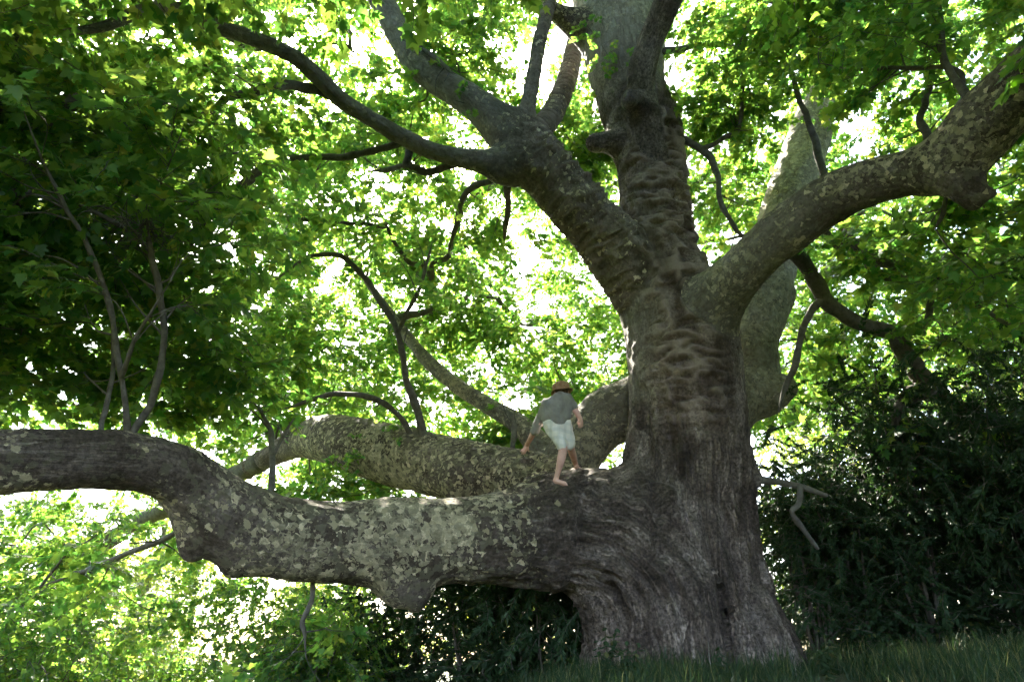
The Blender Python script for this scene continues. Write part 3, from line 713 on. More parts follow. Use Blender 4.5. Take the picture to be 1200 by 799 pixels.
SPRAYS = {
 'plane': [make_spray('leaf_spray', 'palm', .62, n, .112, M_LEAF, 0, s) for n, s in ((17, 1), (20, 2), (15, 3), (18, 4))],
 'planefar': [make_spray('leaf_spray', 'palm', .8, n, .118, M_LEAF, 1, s) for n, s in ((27, 5), (30, 6), (24, 7))],
 'wood': [make_spray('leaf_spray', 'palm', .95, n, .13, M_WOOD, 1, s) for n, s in ((30, 8), (27, 9))],
 'shrub': [make_spray('leaf_spray', 'oval', .55, n, .062, M_DARKLEAF, 1, s) for n, s in ((44, 10), (50, 11))],
 'lightshrub': [make_spray('leaf_spray', 'oval', .6, n, .08, M_LEAF, 1, s) for n, s in ((26, 12), (30, 13))],
 'bamboo': [make_spray('leaf_spray', 'lance', .65, n, .12, M_DARKLEAF, 1, s) for n, s in ((36, 14), (42, 15))],
}
def clump_sprays(C, n, rx, rz, out_dir=None, droop=.25):
    """n sprays round centre C: positions, eulers"""
    q = rng.normal(0, 1, (n, 3)); q /= np.linalg.norm(q, axis=1)[:, None]; q *= (rng.random(n) ** .45)[:, None]
    P = C + q * np.array([rx, rx, rz])
    az = np.arctan2(q[:, 1], q[:, 0]) - np.pi / 2 + rng.normal(0, .6, n)
    tilt = rng.normal(-droop, .35, n); roll = rng.normal(0, .45, n)
    return P, np.stack([tilt, roll, az], 1)

def make_clump(src, n, rx, rz):
    vs_, fs_, mi_, lv_ = [], [], [], []; base = 0
    geo = []
    for o in SPRAYS[src]:
        c, li_, lt_ = mesh_arrays(o.data); m_ = np.empty(len(lt_), np.int32); o.data.polygons.foreach_get('material_index', m_)
        l_ = np.empty(len(lt_), np.float32); o.data.attributes['lv'].data.foreach_get('value', l_); geo.append((c, li_, lt_, m_, l_))
    P, E = clump_sprays(np.zeros(3), n, rx, rz); L_, T_ = [], []
    for p, e_ in zip(P, E):
        c, li_, lt_, m_, l_ = geo[rng.integers(len(geo))]; M = rotm(*e_)
        vs_.append((c * rng.uniform(.85, 1.25)) @ M.T + p); L_.append(li_ + base); T_.append(lt_); mi_.append(m_); lv_.append((l_ + rng.random()) % 1.0); base += len(c)
    me = mesh_np('leaf_clump', np.vstack(vs_), np.concatenate(L_), np.concatenate(T_))
    me.attributes.new('lv', 'FLOAT', 'FACE').data.foreach_set('value', np.concatenate(lv_).astype(np.float32))
    for q in SPRAYS[src][0].data.materials: me.materials.append(q)
    me.polygons.foreach_set('material_index', np.concatenate(mi_)); return bpy.data.objects.new('leaf_clump', me)
SPRAYS['farclump'] = [make_clump('planefar', n, 1.15, .45) for n in (20, 18, 22, 16, 20, 18)]
SPRAYS['thinclump'] = [make_clump('planefar', n, 1.15, .45) for n in (12, 14, 13)]
SPRAYS['woodclump'] = [make_clump('wood', n, 1.8, .85) for n in (18, 20, 16, 19)]
def scatter_group(name, protos):
    ng = bpy.data.node_groups.new(name, 'GeometryNodeTree')
    ng.interface.new_socket('Geometry', in_out='INPUT', socket_type='NodeSocketGeometry')
    ng.interface.new_socket('Geometry', in_out='OUTPUT', socket_type='NodeSocketGeometry')
    n = ng.nodes; L = ng.links
    gi = n.new('NodeGroupInput'); go = n.new('NodeGroupOutput'); iop = n.new('GeometryNodeInstanceOnPoints'); jn = n.new('GeometryNodeJoinGeometry')
    for p in protos:
        oi = n.new('GeometryNodeObjectInfo'); oi.inputs['Object'].default_value = p; oi.inputs['As Instance'].default_value = True
        L.new(oi.outputs['Geometry'], jn.inputs[0])
    def na(k, ty):
        q = n.new('GeometryNodeInputNamedAttribute'); q.data_type = ty; q.inputs['Name'].default_value = k; return q.outputs['Attribute']
    e2r = n.new('FunctionNodeEulerToRotation'); L.new(na('rot', 'FLOAT_VECTOR'), e2r.inputs[0])
    L.new(gi.outputs[0], iop.inputs['Points']); L.new(jn.outputs[0], iop.inputs['Instance']); iop.inputs['Pick Instance'].default_value = True
    L.new(na('pick', 'INT'), iop.inputs['Instance Index']); L.new(e2r.outputs[0], iop.inputs['Rotation']); L.new(na('scl', 'FLOAT'), iop.inputs['Scale'])
    L.new(iop.outputs[0], go.inputs[0]); return ng
NG = {k: scatter_group('scatter_' + k, v) for k, v in SPRAYS.items()}

def foliage(name, P, rot, scl, kind, parent):
    me = bpy.data.meshes.new(name); P = np.asarray(P, np.float32); me.vertices.add(len(P)); me.vertices.foreach_set('co', P.ravel())
    me.attributes.new('rot', 'FLOAT_VECTOR', 'POINT').data.foreach_set('vector', np.asarray(rot, np.float32).ravel())
    me.attributes.new('scl', 'FLOAT', 'POINT').data.foreach_set('value', np.asarray(scl, np.float32))
    me.attributes.new('pick', 'INT', 'POINT').data.foreach_set('value', rng.integers(0, len(SPRAYS.get(kind, [0, 0])) if kind in SPRAYS else 3, len(P)).astype(np.int32))
    o = obj(name, me)
    if parent is not None:
        o.parent = parent; o.matrix_parent_inverse = Matrix.Translation(-Vector(parent.location))
    md = o.modifiers.new('leaves', 'NODES'); md.node_group = NG[kind]
    o['kind'] = 'stuff'; return o

# ------------------------------------------------------------------ crown of the great tree: clumps of leaves carried by twigs
KEEP = []     # (x, y, depth, radius px) of the limbs seen against the leaves
for c in chains:
    if c.S[-1] > .8:
        x, y, d = project(c.P)
        if c.group == 'rear_limb': y = np.where(y < 140, -999, y)
        for i in range(0, len(x), 2):
            if d[i] > 1 and -200 < x[i] < 1400 and -200 < y[i] < 1000: KEEP.append((x[i], y[i], d[i], c.r[i] * F / d[i]))
KEEP = np.array(KEEP)
def clear_of_limbs(P, rad, frac=.75):
    x, y, d = project(P[None]); x, y, d = x[0], y[0], d[0]
    if d < .5: return True
    rp = rad * F / d * frac
    m = KEEP[:, 2] > d - .2
    return not (np.hypot(KEEP[m, 0] - x, KEEP[m, 1] - y) < KEEP[m, 3] + rp).any()

HOLES = [(690, 425, 40, 35, .85), (735, 440, 25, 30, .85), (268, 690, 60, 70, .97), (200, 720, 60, 60, .7), (595, 480, 40, 30, .9), (310, 95, 35, 40, .9), (640, 290, 30, 60, .7), (985, 455, 45, 40, .9), (905, 400, 30, 60, .7), (430, 690, 60, 40, .7), (1000, 290, 50, 40, .5), (540, 330, 40, 40, .25), (600, 400, 50, 40, .3), (700, 200, 30, 60, .5), (830, 230, 25, 40, .5)]
def hole(x, y):
    h = 0
    for cx_, cy_, sx, sy, a in HOLES: h = max(h, a * math.exp(-(((x - cx_) / sx) ** 2 + ((y - cy_) / sy) ** 2)))
    return h * .55

clumps = []   # centre, n sprays, rx, rz, near flag
def region(n, x0, x1, y0, y1, d0, d1, ns, rx, rz, near, respect=1.0, frac=1.15):
    k = tries = 0
    while k < n and tries < n * 12:
        tries += 1
        x, y, d = rng.uniform(x0, x1), rng.uniform(y0, y1), rng.uniform(d0, d1)
        if rng.random() < hole(x, y) * respect: continue
        P = at(x, y, d)
        if P[2] < ground(np.array([P[0]]), np.array([P[1]]))[0] + 1.0: continue
        if not clear_of_limbs(P, rx, frac): continue
        clumps.append((P, ns, rx * rng.uniform(.8, 1.2), rz * rng.uniform(.7, 1.3), near)); k += 1
# near boughs hanging before the camera, upper left
region(30, -120, 275, -60, 320, 6.6, 9.0, 13, .8, .28, True)
region(26, -120, 290, -80, 330, 8.5, 12.5, 18, .9, .4, True)
region(20, -120, 230, 300, 480, 7.4, 10.5, 22, .7, .35, True)
region(10, 150, 330, 330, 490, 8.5, 11, 20, .6, .3, True)
region(8, -100, 60, 330, 480, 7.5, 9.0, 14, .6, .3, True)
# mid boughs round the fork
region(38, -260, 275, -260, 330, 10.5, 18, 22, 1.2, .45, False)
region(30, -170, 270, -120, 300, 7.6, 11, 18, .9, .3, True, frac=.9)
region(16, 500, 650, -60, 120, 11.5, 15, 18, .7, .35, True, frac=1.5)
region(6, 400, 480, 60, 160, 13, 16, 18, .7, .35, True, frac=1.4)
region(12, 640, 720, 120, 210, 13.5, 16, 18, .6, .35, True)
region(30, 805, 1040, -90, 150, 11, 14.5, 22, .7, .35, True)
region(9, 810, 890, 90, 260, 12.5, 16, 20, .7, .35, True)
region(40, 930, 1300, -120, 330, 8.8, 13.5, 22, .75, .35, True)
region(18, 1000, 1300, 280, 420, 11.5, 15, 22, .8, .35, True)
region(30, 280, 520, 180, 480, 13.5, 18, 24, .9, .4, True)
region(10, 540, 640, 470, 540, 12.5, 14, 14, .5, .3, True)
region(10, 300, 470, 560, 600, 13, 17, 18, .6, .3, True, frac=.3)
region(40, -120, 250, 580, 730, 11, 20, 22, .9, .4, False)
# the far side of the crown
region(200, -300, 1500, -60, 480, 15, 24, 18, 1.15, .45, False)
region(95, -300, 1500, 380, 620, 18, 26, 18, 1.2, .5, False)
region(105, 300, 760, 120, 510, 16, 27, 16, 1.1, .45, False)
region(26, 790, 930, 180, 440, 16.5, 25, 16, 1.0, .45, False, frac=.8)
region(30, 640, 740, 300, 470, 18, 27, 12, .9, .4, False, .5)
region(55, 880, 1220, 200, 480, 15, 24, 16, 1.0, .45, False)
p0 = at(665, 545, 10.8)
for t_ in (7.5, 8.5, 9.5, 10.5, 11.5, 12.5): clumps.append((p0 + np.array(sd) * t_ + rng.normal(0, .35, 3), 22, 1.1, .45, False))  # leaf clumps added toward the sun to shade the person's feet
# canopy overhead and beside, outside the frame: it shades the trunk
CC = np.array([TREE_AT[0], TREE_AT[1] + 1, 0])
k = 0
while k < 300:
    a = rng.uniform(0, 2 * np.pi); ct = rng.uniform(.12, 1); rr = 15 * math.sqrt(1 - ct * ct) ; z = 5.5 + 16.5 * ct
    s = rng.uniform(.72, 1.0)
    P = CC + np.array([math.cos(a) * rr * s, math.sin(a) * rr * s, 1.0 + z * s])
    x, y, d = project(P[None])
    if d[0] > .5 and -60 < x[0] < 1260 and -40 < y[0] < 900 and d[0] < 16: continue
    if P[1] < 5 and P[2] < 9.5: continue
    if P[1] > 13 and rng.random() < .88: continue
    clumps.append((P, 22, 1.25, .5, False)); k += 1
k = 0
while k < 190:      # unseen leaf clumps added above and beside the viewer to darken near foliage
    P = np.array([rng.uniform(-12, 13), rng.uniform(-7, 9), rng.uniform(6.5, 12)])
    x, y, d = project(P[None])
    if d[0] > .3 and -80 < x[0] < 1280 and y[0] > -90: continue
    if rng.random() < .9 and -5.5 < P[0] < 3: continue
    clumps.append((P, 22, 1.25, .5, False)); k += 1

k = 0
while k < 90:  # unseen low clumps added on both sides to darken thicket and near leaves
    P = np.array([rng.uniform(4.5, 13), rng.uniform(-4, 7), rng.uniform(4.2, 8)])
    if k % 2: P = np.array([rng.uniform(-13, -4.5), rng.uniform(-3, 6), rng.uniform(4.0, 8)])
    x, y, d = project(P[None])
    if d[0] > .3 and -80 < x[0] < 1290 and y[0] > -110: continue
    clumps.append((P, 22, 1.25, .5, False)); k += 1
k = 0
while k < 100:  # unseen dense clumps added overhead to darken the upper-left foliage
    P = np.array([rng.uniform(-10, 0), rng.uniform(2, 9), rng.uniform(7, 13)])
    x, y, d = project(P[None])
    if d[0] > .3 and y[0] > -100: continue
    clumps.append((P, 22, 1.25, .5, False)); k += 1
# twigs that carry the clumps
CP = np.array([c[0] for c in clumps]); nC = len(CP)
NETP = np.array(NET_P); own = [-1] * len(NETP)      # link index that owns a node (-1: a built limb)
dist2 = np.full(nC, 1e9); near_i = np.zeros(nC, int)
for i in range(0, nC, 100):
    D = ((CP[i:i + 100, None] - NETP[None]) ** 2).sum(2); near_i[i:i + 100] = D.argmin(1); dist2[i:i + 100] = D.min(1)
allP = list(NETP); links = []; done = np.zeros(nC, bool)
for step in range(nC):
    j = int(np.argmin(np.where(done, 1e9, dist2))); done[j] = True
    a = allP[near_i[j]]; b = CP[j]; L = np.linalg.norm(b - a)
    midp = (a + b) / 2 + rng.normal(0, .10 * L, 3) + np.array([0, 0, .06 * L])
    pts = catmull(np.array([a, midp, b, b + (b - midp) * .35 / max(L, .5)]), 5)
    pts[1:-1] += (np.stack([vnoise(pts[1:-1] * 2.5, s) for s in (5, 6, 7)], 1) - .5) * min(.25, .12 * L)
    links.append((pts, own[near_i[j]])); li_ = len(links) - 1
    new = pts[2:]; base = len(allP); allP += list(new); own += [li_] * len(new)
    D = ((CP[:, None] - new[None]) ** 2).sum(2); m = D.min(1); k_ = D.argmin(1); upd = m < dist2
    dist2[upd] = m[upd]; near_i[upd] = base + k_[upd]
wgt = np.ones(len(links))
for i in range(len(links) - 1, -1, -1):
    if links[i][1] >= 0: wgt[links[i][1]] += wgt[i]
rad = .0085 * wgt ** .45
order = np.argsort(-rad)
big = set(order[:110].tolist()); mbt = MB()
for i, (pts, ow) in enumerate(links):
    rr = np.linspace(rad[i], rad[i] * .45, len(pts))
    if i in big:
        m_ = MB(); m_.tube(pts, rr, 7); put('branch', m_.mesh('branch'), M_TWIG, TREE)
    else: mbt.tube(pts, rr, 4)
o = put('twig', mbt.mesh('twig'), M_TWIG, TREE); o['kind'] = 'stuff'

Pn, Rn, far = [], [], {'farclump': [], 'thinclump': []}
for C, n, rx, rz, near in clumps:
    if near:
        P, Rr = clump_sprays(C, n, rx, rz); Pn.append(P); Rn.append(Rr)
    else: far['thinclump' if n < 15 else 'farclump'].append(list(C) + [rx / 1.15])
Pn, Rn = np.vstack(Pn), np.vstack(Rn)
for kd, q in far.items():
    q = np.array(q); foliage('crown', q[:, :3], np.stack([rng.normal(0, .2, len(q)), rng.normal(0, .2, len(q)), rng.uniform(0, 6.28, len(q))], 1), q[:, 3], kd, TREE)
TL = np.array([q for q in TWIG_LEAF if clear_of_limbs(np.array(q[:3]), .3, 1.0)])
Pn = np.vstack([Pn, TL[:, :3]]); Rn = np.vstack([Rn, np.stack([rng.normal(-.3, .3, len(TL)), rng.normal(0, .4, len(TL)), TL[:, 3]], 1)])
foliage('crown', Pn, Rn, rng.uniform(.8, 1.15, len(Pn)), 'plane', TREE)

# the largest leaves in view, one by one
lv0, lf0 = leaf_shape(1.0, 0); leaf_meshes = []
for k in range(5):
    m_ = MB(); v = lv0.copy(); r_ = np.random.default_rng(90 + k)
    v[:, 2] += .08 * np.sin(v[:, 0] * 5 + k) + .05 * np.sin(v[:, 1] * 4 + 2 * k); v[:, 0] *= r_.uniform(.9, 1.1)
    m_.add(v, lf0); vv, ff = tube_geo(np.array([[0, -.42, .05], [0, -.2, .02], [0, .25, -.005]]), .012, 4, False); m_.add(vv, ff)
    me = m_.mesh('leaf', False); me.attributes.new('lv', 'FLOAT', 'FACE').data.foreach_set('value', np.full(len(me.polygons), r_.random(), np.float32)); me.materials.append(M_LEAF); leaf_meshes.append(me)
near_links = [(i, project(pts)) for i, (pts, ow) in enumerate(links)]
cand = [i for i, (x, y, d) in near_links if d.min() > 4.5 and d.max() < 9.4 and x.mean() < 300 and y.mean() < 420]
nl = 0
while nl < 285 and cand:
    i = cand[nl % len(cand)]; pts = links[i][0]
    t = rng.uniform(.45, 1) * (len(pts) - 1); q = int(min(t, len(pts) - 2)); p = pts[q] + (pts[q + 1] - pts[q]) * (t - q)
    o = obj('leaf', leaf_meshes[nl % 5]); s = rng.uniform(.11, .18)
    e_ = Matrix.Rotation(rng.uniform(0, 6.28), 3, 'Z') @ Matrix.Rotation(rng.normal(0, .4), 3, 'Y') @ Matrix.Rotation(rng.normal(-.3, .4), 3, 'X')
    tip = Vector(p) + e_ @ Vector((0, .42 * s, -.05 * s))
    o.parent = TREE; o.matrix_parent_inverse = Matrix.Translation(-Vector(TREE.location))
    o.location = tip; o.rotation_euler = e_.to_euler(); o.scale = (s, s, s); nl += 1
# leafy shoots on the upright stem and the limbs
def shoot(x, y, n, size, off=.12):
    p, nn, d = hit(x, y)
    if p is None: return
    m_ = MB(); tip = p + nn * .35 + np.array([0, 0, .1]); m_.tube(catmull(np.array([p - nn * .05, p + nn * .2 + [0, 0, .06], tip]), 4), np.linspace(.01, .004, 9), 5)
    put('branch', m_.mesh('branch'), M_TWIG, TREE)
    P = p + nn * rng.uniform(.05, .4, (n, 1)) + rng.normal(0, .16, (n, 3))
    return P
SP = [s for s in (shoot(715, 70, 7, .16), shoot(728, 80, 7, .16), shoot(700, 45, 5, .16), shoot(545, 122, 5, .16), shoot(470, 505, 6, .16), shoot(420, 535, 8, .16), shoot(400, 540, 6, .16)) if s is not None]
if SP:
    P = np.vstack(SP); foliage('crown', P, np.stack([rng.normal(-.2, .4, len(P)), rng.normal(0, .4, len(P)), rng.uniform(0, 6.28, len(P))], 1), np.full(len(P), .6), 'plane', TREE)

# ------------------------------------------------------------------ trees beyond
def back_tree(x, y, h, rad_, label, kind='wood', dens=1.0, lean=0.0, zlow=.10):
    z0 = float(ground(np.array([x]), np.array([y]))[0]); root = empty('woodland_tree', (x, y, z0))
    tag(root, label, 'tree', 'trees beyond the great plane tree')
    r = rng; mb = MB(); b = np.array([x, y, z0 - .3])
    top = b + np.array([lean * h, r.normal(0, .03) * h, h * .92]); P = catmull(np.array([b, b + (top - b) * .35 + r.normal(0, .15, 3), b + (top - b) * .7 + r.normal(0, .25, 3), top]), 6)
    mb.tube(P, np.linspace(h * .022, .03, len(P)), 9)
    put('trunk', mb.mesh('trunk'), M_BACKBARK, root)
    Ps, Rs = [], []; nb = int(34 * dens); bm_ = MB()
    for k in range(nb):
        t = r.uniform(zlow, 1.0); i = int(t * (len(P) - 1)); a = r.uniform(0, 2 * np.pi)
        prof = math.sin(math.pi * min(1, max(0.05, (t - zlow * .6) / (1.08 - zlow * .6)))) ** .6
        L = rad_ * prof * r.uniform(.55, 1.05); e_ = P[i] + np.array([math.cos(a) * L, math.sin(a) * L, L * r.uniform(.0, .45)])
        q = catmull(np.array([P[i], (P[i] + e_) / 2 + [0, 0, .08 * L], e_]), 4); bm_.tube(q, np.linspace(.06, .015, len(q)), 4)
        for c in (e_, q[len(q) // 2]):
            Ps.append(c); Rs.append([r.normal(0, .2), r.normal(0, .2), r.uniform(0, 6.28)])
    o = put('bough', bm_.mesh('bough'), M_BACKBARK, root); o['kind'] = 'stuff'
    Ps = np.vstack(Ps); foliage('crown', Ps, np.vstack(Rs), r.uniform(.8, 1.2, len(Ps)), 'woodclump', root)
BT = [(-26, 30, 15, 5.5, 'tall broad tree beyond the drooping end of the low limb'), (-17, 33, 13, 5, 'round crowned tree seen under the low limb, beside a bright gap'),
      (-30, 19, 13, 5, 'broad tree standing off beyond the tip of the low limb'), (-8.5, 38, 17, 5.5, 'tall tree seen between the low limb and the wrinkled limb'), (0, 42, 18, 5.5, 'tall thin crowned tree far behind the person'),
      (8, 40, 19, 6, 'tall leafy tree far behind the pale upright limb'), (16, 34, 17, 6, 'leafy tree behind the evergreen thicket, tallest there'), (24, 27, 15, 5.5, 'broad leafy tree behind the far end of the thicket')]
for x, y, h, r_, lab in BT: back_tree(x, y, h, r_, lab, dens=.8)

# ------------------------------------------------------------------ thicket and bushes
def bush(name, x, y, h, rad_, n, kind, label, cat, group, culm=False, low=0.0):
    z0 = float(ground(np.array([x]), np.array([y]))[0]); root = empty(name, (x, y, z0)); tag(root, label, cat, group)
    b = np.array([x, y, z0 - .1]); mb = MB(); ns = 12 if culm else 7; ends = []
    for k in range(ns):
        a = rng.uniform(0, 6.28); q = rng.random() ** .6 * rad_ * (.8 if culm else .75)
        foot = b + np.array([math.cos(a) * q * (.7 if culm else .25), math.sin(a) * q * (.7 if culm else .25), 0]); spread = 1.5 if name == 'leafy_bush' else 1.1; e_ = b + np.array([math.cos(a) * q * spread, math.sin(a) * q * spread, h * rng.uniform(.6, 1)])
        P = catmull(np.array([foot, foot + (e_ - foot) * .5 + np.array([0, 0, .1 * h]) * (not culm) + rng.normal(0, .06, 3), e_]), 5); mb.tube(P, np.linspace(.022 if culm else (.013 if name == 'leafy_bush' else .035), .005, len(P)), 5); ends.append(P)
    put('stem', mb.mesh('stem'), M_TWIG, root)
    Ps, Rs = [], []
    for k in range(n):
        P = ends[rng.integers(ns)]; t = rng.uniform(.1 + low, 1) ; c = P[min(int(t * len(P)), len(P) - 1)] + rng.normal(0, 1, 3) * np.array([rad_ * .33, rad_ * .33, h * .07])
        c[2] = max(c[2], z0 + .12); Ps.append(c); Rs.append([rng.normal(-.35 if not culm else -.6, .4), rng.normal(0, .5), rng.uniform(0, 6.28)])
    foliage('foliage', np.array(Ps), np.array(Rs), rng.uniform(.8, 1.3, n), kind, root)
def gx(xp, d): return (xp - 600) / F * d
# evergreen thicket to the right of the trunk
THK = [(955, 12.6, 3.9, 1.3, 'shrub', 'dense dark evergreen shrub right behind the dead branch on the trunk'), (1035, 12.0, 4.9, 1.5, 'shrub', 'tall dark evergreen shrub under the curled hanging bough'),
       (1130, 11.2, 5.2, 1.6, 'bamboo', 'tall dark bamboo clump, tallest of the thicket'), (1215, 10.2, 5.0, 1.5, 'bamboo', 'dark bamboo clump at the open end of the thicket'),
       (1000, 14.5, 4.6, 1.7, 'bamboo', 'bamboo clump behind the evergreen shrubs beside the trunk'), (1110, 14.5, 5.6, 1.8, 'shrub', 'broad evergreen shrub behind the tallest bamboo clump'),
       (920, 14.8, 4.2, 1.5, 'shrub', 'evergreen shrub half hidden by the great trunk'), (915, 12.2, 3.4, 1.0, 'shrub', 'narrow evergreen shrub close against the flank of the trunk'), (1240, 13.5, 5.6, 1.8, 'shrub', 'broad evergreen shrub behind the end bamboo clump')]
for xp, d, h, r_, kind, lab in THK:
    bush('bamboo_clump' if kind == 'bamboo' else 'evergreen_shrub', gx(xp, d), d * .95, h, r_, int(620 * (h / 4.5) * r_ / 1.4), kind, lab, 'bamboo' if kind == 'bamboo' else 'shrub', 'evergreen thicket beside the trunk', kind == 'bamboo')
for X_, Y_, lab in [(8.6, 7.2, 'unseen evergreen shrub added to shade the open side of the thicket'), (8.9, 4.6, 'unseen middle evergreen shrub added to keep side light off the thicket'), (9.4, 1.6, 'unseen evergreen shrub added apart in the open to shade the thicket')]:
    bush('evergreen_shrub', X_, Y_, 5.2, 1.7, 420, 'shrub', lab, 'shrub', 'evergreen thicket beside the trunk')  # unseen shrubs added off to the right to block light from the thicket
# dark thicket seen under the low limb
for xp, d, h, r_, kind, lab in [(645, 12.2, 3.2, 1.2, 'bamboo', 'dark bamboo clump in the hollow under the low limb by the trunk'), (565, 13.0, 3.3, 1.3, 'shrub', 'dark evergreen shrub under the drooping knob of the low limb'), (490, 14.0, 2.9, 1.2, 'shrub', 'smaller dark shrub at the bright edge under the low limb'), (690, 14.0, 3.4, 1.5, 'bamboo', 'bamboo clump behind the hollow at the base of the trunk'), (600, 15.5, 3.2, 1.6, 'shrub', 'evergreen shrub farthest back under the low limb')]:
    bush('bamboo_clump' if kind == 'bamboo' else 'evergreen_shrub', gx(xp, d), d * .95, h, r_, 420, kind, lab, 'bamboo' if kind == 'bamboo' else 'shrub', 'dark thicket under the low limb', kind == 'bamboo')
# light open bushes far left
for xp, d, h, r_, lab in [(370, 14.5, 3.0, 1.4, 'thin leaved open bush below the dangling dead twig'), (170, 16, 3.4, 1.6, 'bright leafy bush beside the gap under the low limb'), (50, 15, 3.4, 1.7, 'bright leafy bush under the drooping boughs'), (290, 18, 2.6, 1.4, 'sparse low bush in front of the bright gap'), (440, 19, 3.2, 1.6, 'pale leafy bush behind the dark shrubs under the limb'), (110, 12.5, 2.9, 1.5, 'dense leafy bush in front of the drooping boughs'), (-10, 11.5, 3.0, 1.4, 'leafy bush at the far end below the sweeping limb'), (400, 12.8, 2.2, 1.0, 'low leafy bush next to the dark shrubs under the knob')]:
    bush('leafy_bush', gx(xp, d), d * .95, h, r_, 330, 'lightshrub', lab, 'bush', 'leafy bushes on the low ground', low=.2)

# ------------------------------------------------------------------ grass, weeds
def blade_tuft(name, seed, n, h):
    r = np.random.default_rng(seed); mb = MB(); lv = []
    for k in range(n):
        a = r.uniform(0, 6.28); l = h * r.uniform(.5, 1.1); bend = r.uniform(.15, .8); b = r.normal(0, .05, 2); w_ = r.uniform(.003, .006)
        dirv = np.array([math.cos(a), math.sin(a)]); s_ = np.array([-dirv[1], dirv[0], 0])
        pts = [np.array([b[0] + dirv[0] * bend * l * t * t, b[1] + dirv[1] * bend * l * t * t, l * (t - .3 * bend * t * t)]) for t in (0, .35, .7, 1)]
        v = [pts[0] - s_ * w_, pts[0] + s_ * w_, pts[1] - s_ * w_, pts[1] + s_ * w_, pts[2] - s_ * w_ * .7, pts[2] + s_ * w_ * .7, pts[3]]
        mb.add(v, [(0, 1, 3, 2), (2, 3, 5, 4), (4, 5, 6)]); lv += [r.random()] * 3
    me = mb.mesh(name, False); me.attributes.new('lv', 'FLOAT', 'FACE').data.foreach_set('value', np.array(lv, np.float32)); me.materials.append(M_GRASS)
    return bpy.data.objects.new(name, me)
SPRAYS['grass'] = [blade_tuft('grass_tuft', s, 16, h) for s, h in ((1, .22), (2, .30), (3, .40))]
NG['grass'] = scatter_group('scatter_grass', SPRAYS['grass'])
n = 9000
X = rng.uniform(-3.0, 9.0, n); Y = rng.uniform(4.0, 13.0, n)
k = vnoise(np.stack([X * .9, Y * .9, 0 * X], 1), 77) > .25
X, Y = X[k], Y[k]; Z = ground(X, Y)
g = foliage('grass', np.stack([X, Y, Z - .01], 1), np.stack([rng.normal(0, .12, len(X)), rng.normal(0, .12, len(X)), rng.uniform(0, 6.28, len(X))], 1), rng.uniform(.5, 1.15, len(X)), 'grass', None)
tag(g, 'rough shaded grass round the foot of the great tree', 'grass', kind='stuff')

def weed(x, y, h, seed, label):
    z0 = float(ground(np.array([x]), np.array([y]))[0]); root = empty('weed_plant', (x, y, z0)); tag(root, label, 'weed', 'weeds at the foot of the trunk')
    r = np.random.default_rng(seed)
    for k in range(4):
        a = r.uniform(0, 6.28); mb = MB(); hh = h * r.uniform(.6, 1.05); e_ = np.array([math.cos(a) * .3 * hh, math.sin(a) * .3 * hh, hh])
        P = catmull(np.array([[0, 0, -.03], e_ * .5 + [0, 0, .08 * hh], e_]), 5); mb.tube(P, np.linspace(.006, .002, len(P)), 4)
        o = obj('stem', mb.mesh('stem'), M_GRASS, root)
        for j in range(7):
            t = .25 + .75 * j / 6; p = P[min(int(t * (len(P) - 1)), len(P) - 1)]
            for s_ in (0, 3.14):
                v, f = lance_shape(.13 * (1.15 - .5 * t), .24); M = rotm(r.normal(-.3, .25), r.normal(0, .2), j * 1.57 + s_ + r.normal(0, .2)); m_ = MB(); m_.add(v @ M.T + p, f)
                l = obj('leaf', m_.mesh('leaf', False), M_GRASS, o)
for i, (xp, d, h, lab) in enumerate([(700, 8.3, .62, 'tall leafy weed at the left foot of the trunk'), (722, 8.0, .45, 'short bushy weed in front of the trunk base'), (930, 8.2, .5, 'leafy weed by the right root of the trunk'), (820, 7.8, .4, 'small weed before the middle root of the trunk')]):
    weed(gx(xp, d), d * .99, h, 40 + i, lab)
def stalk(pts, label):
    P = catmull(np.array([at(*p) for p in pts]), 7); mb = MB(); mb.tube(P, np.linspace(.007, .003, len(P)), 5)
    o = obj('dead_stalk', mb.mesh('dead_stalk'), M_DEAD); tag(o, label, 'stalk', 'dry stalks in the grass')

for i, (pts, lab) in enumerate([
    ([(838, 800, 7.6), (832, 775, 7.6), (830, 752, 7.6)], 'upright dry stalk in front of the right root'),
    ([(935, 800, 7.6), (930, 775, 7.6), (920, 752, 7.6)], 'leaning dry stalk in the grass beside the right root')]): stalk(pts, lab)

# ------------------------------------------------------------------ tangle of dead twigs lodged in the near boughs
c0 = at(168, 268, 7.0); mb = MB()
for k in range(90):
    p = c0 + rng.normal(0, 1, 3) * np.array([.19, .16, .09]); dv_ = rng.normal(0, 1, 3); dv_[2] *= .5; dv_ /= np.linalg.norm(dv_); L = rng.uniform(.15, .4)
    P = np.array([p - dv_ * L / 2, p + rng.normal(0, .04, 3), p + dv_ * L / 2]); mb.tube(catmull(P, 3), np.linspace(.006, .003, 7), 4)
tag(obj('twig_tangle', mb.mesh('twig_tangle'), M_TWIG), 'dark tangle of dead twigs lodged where two thin boughs cross', 'twigs')

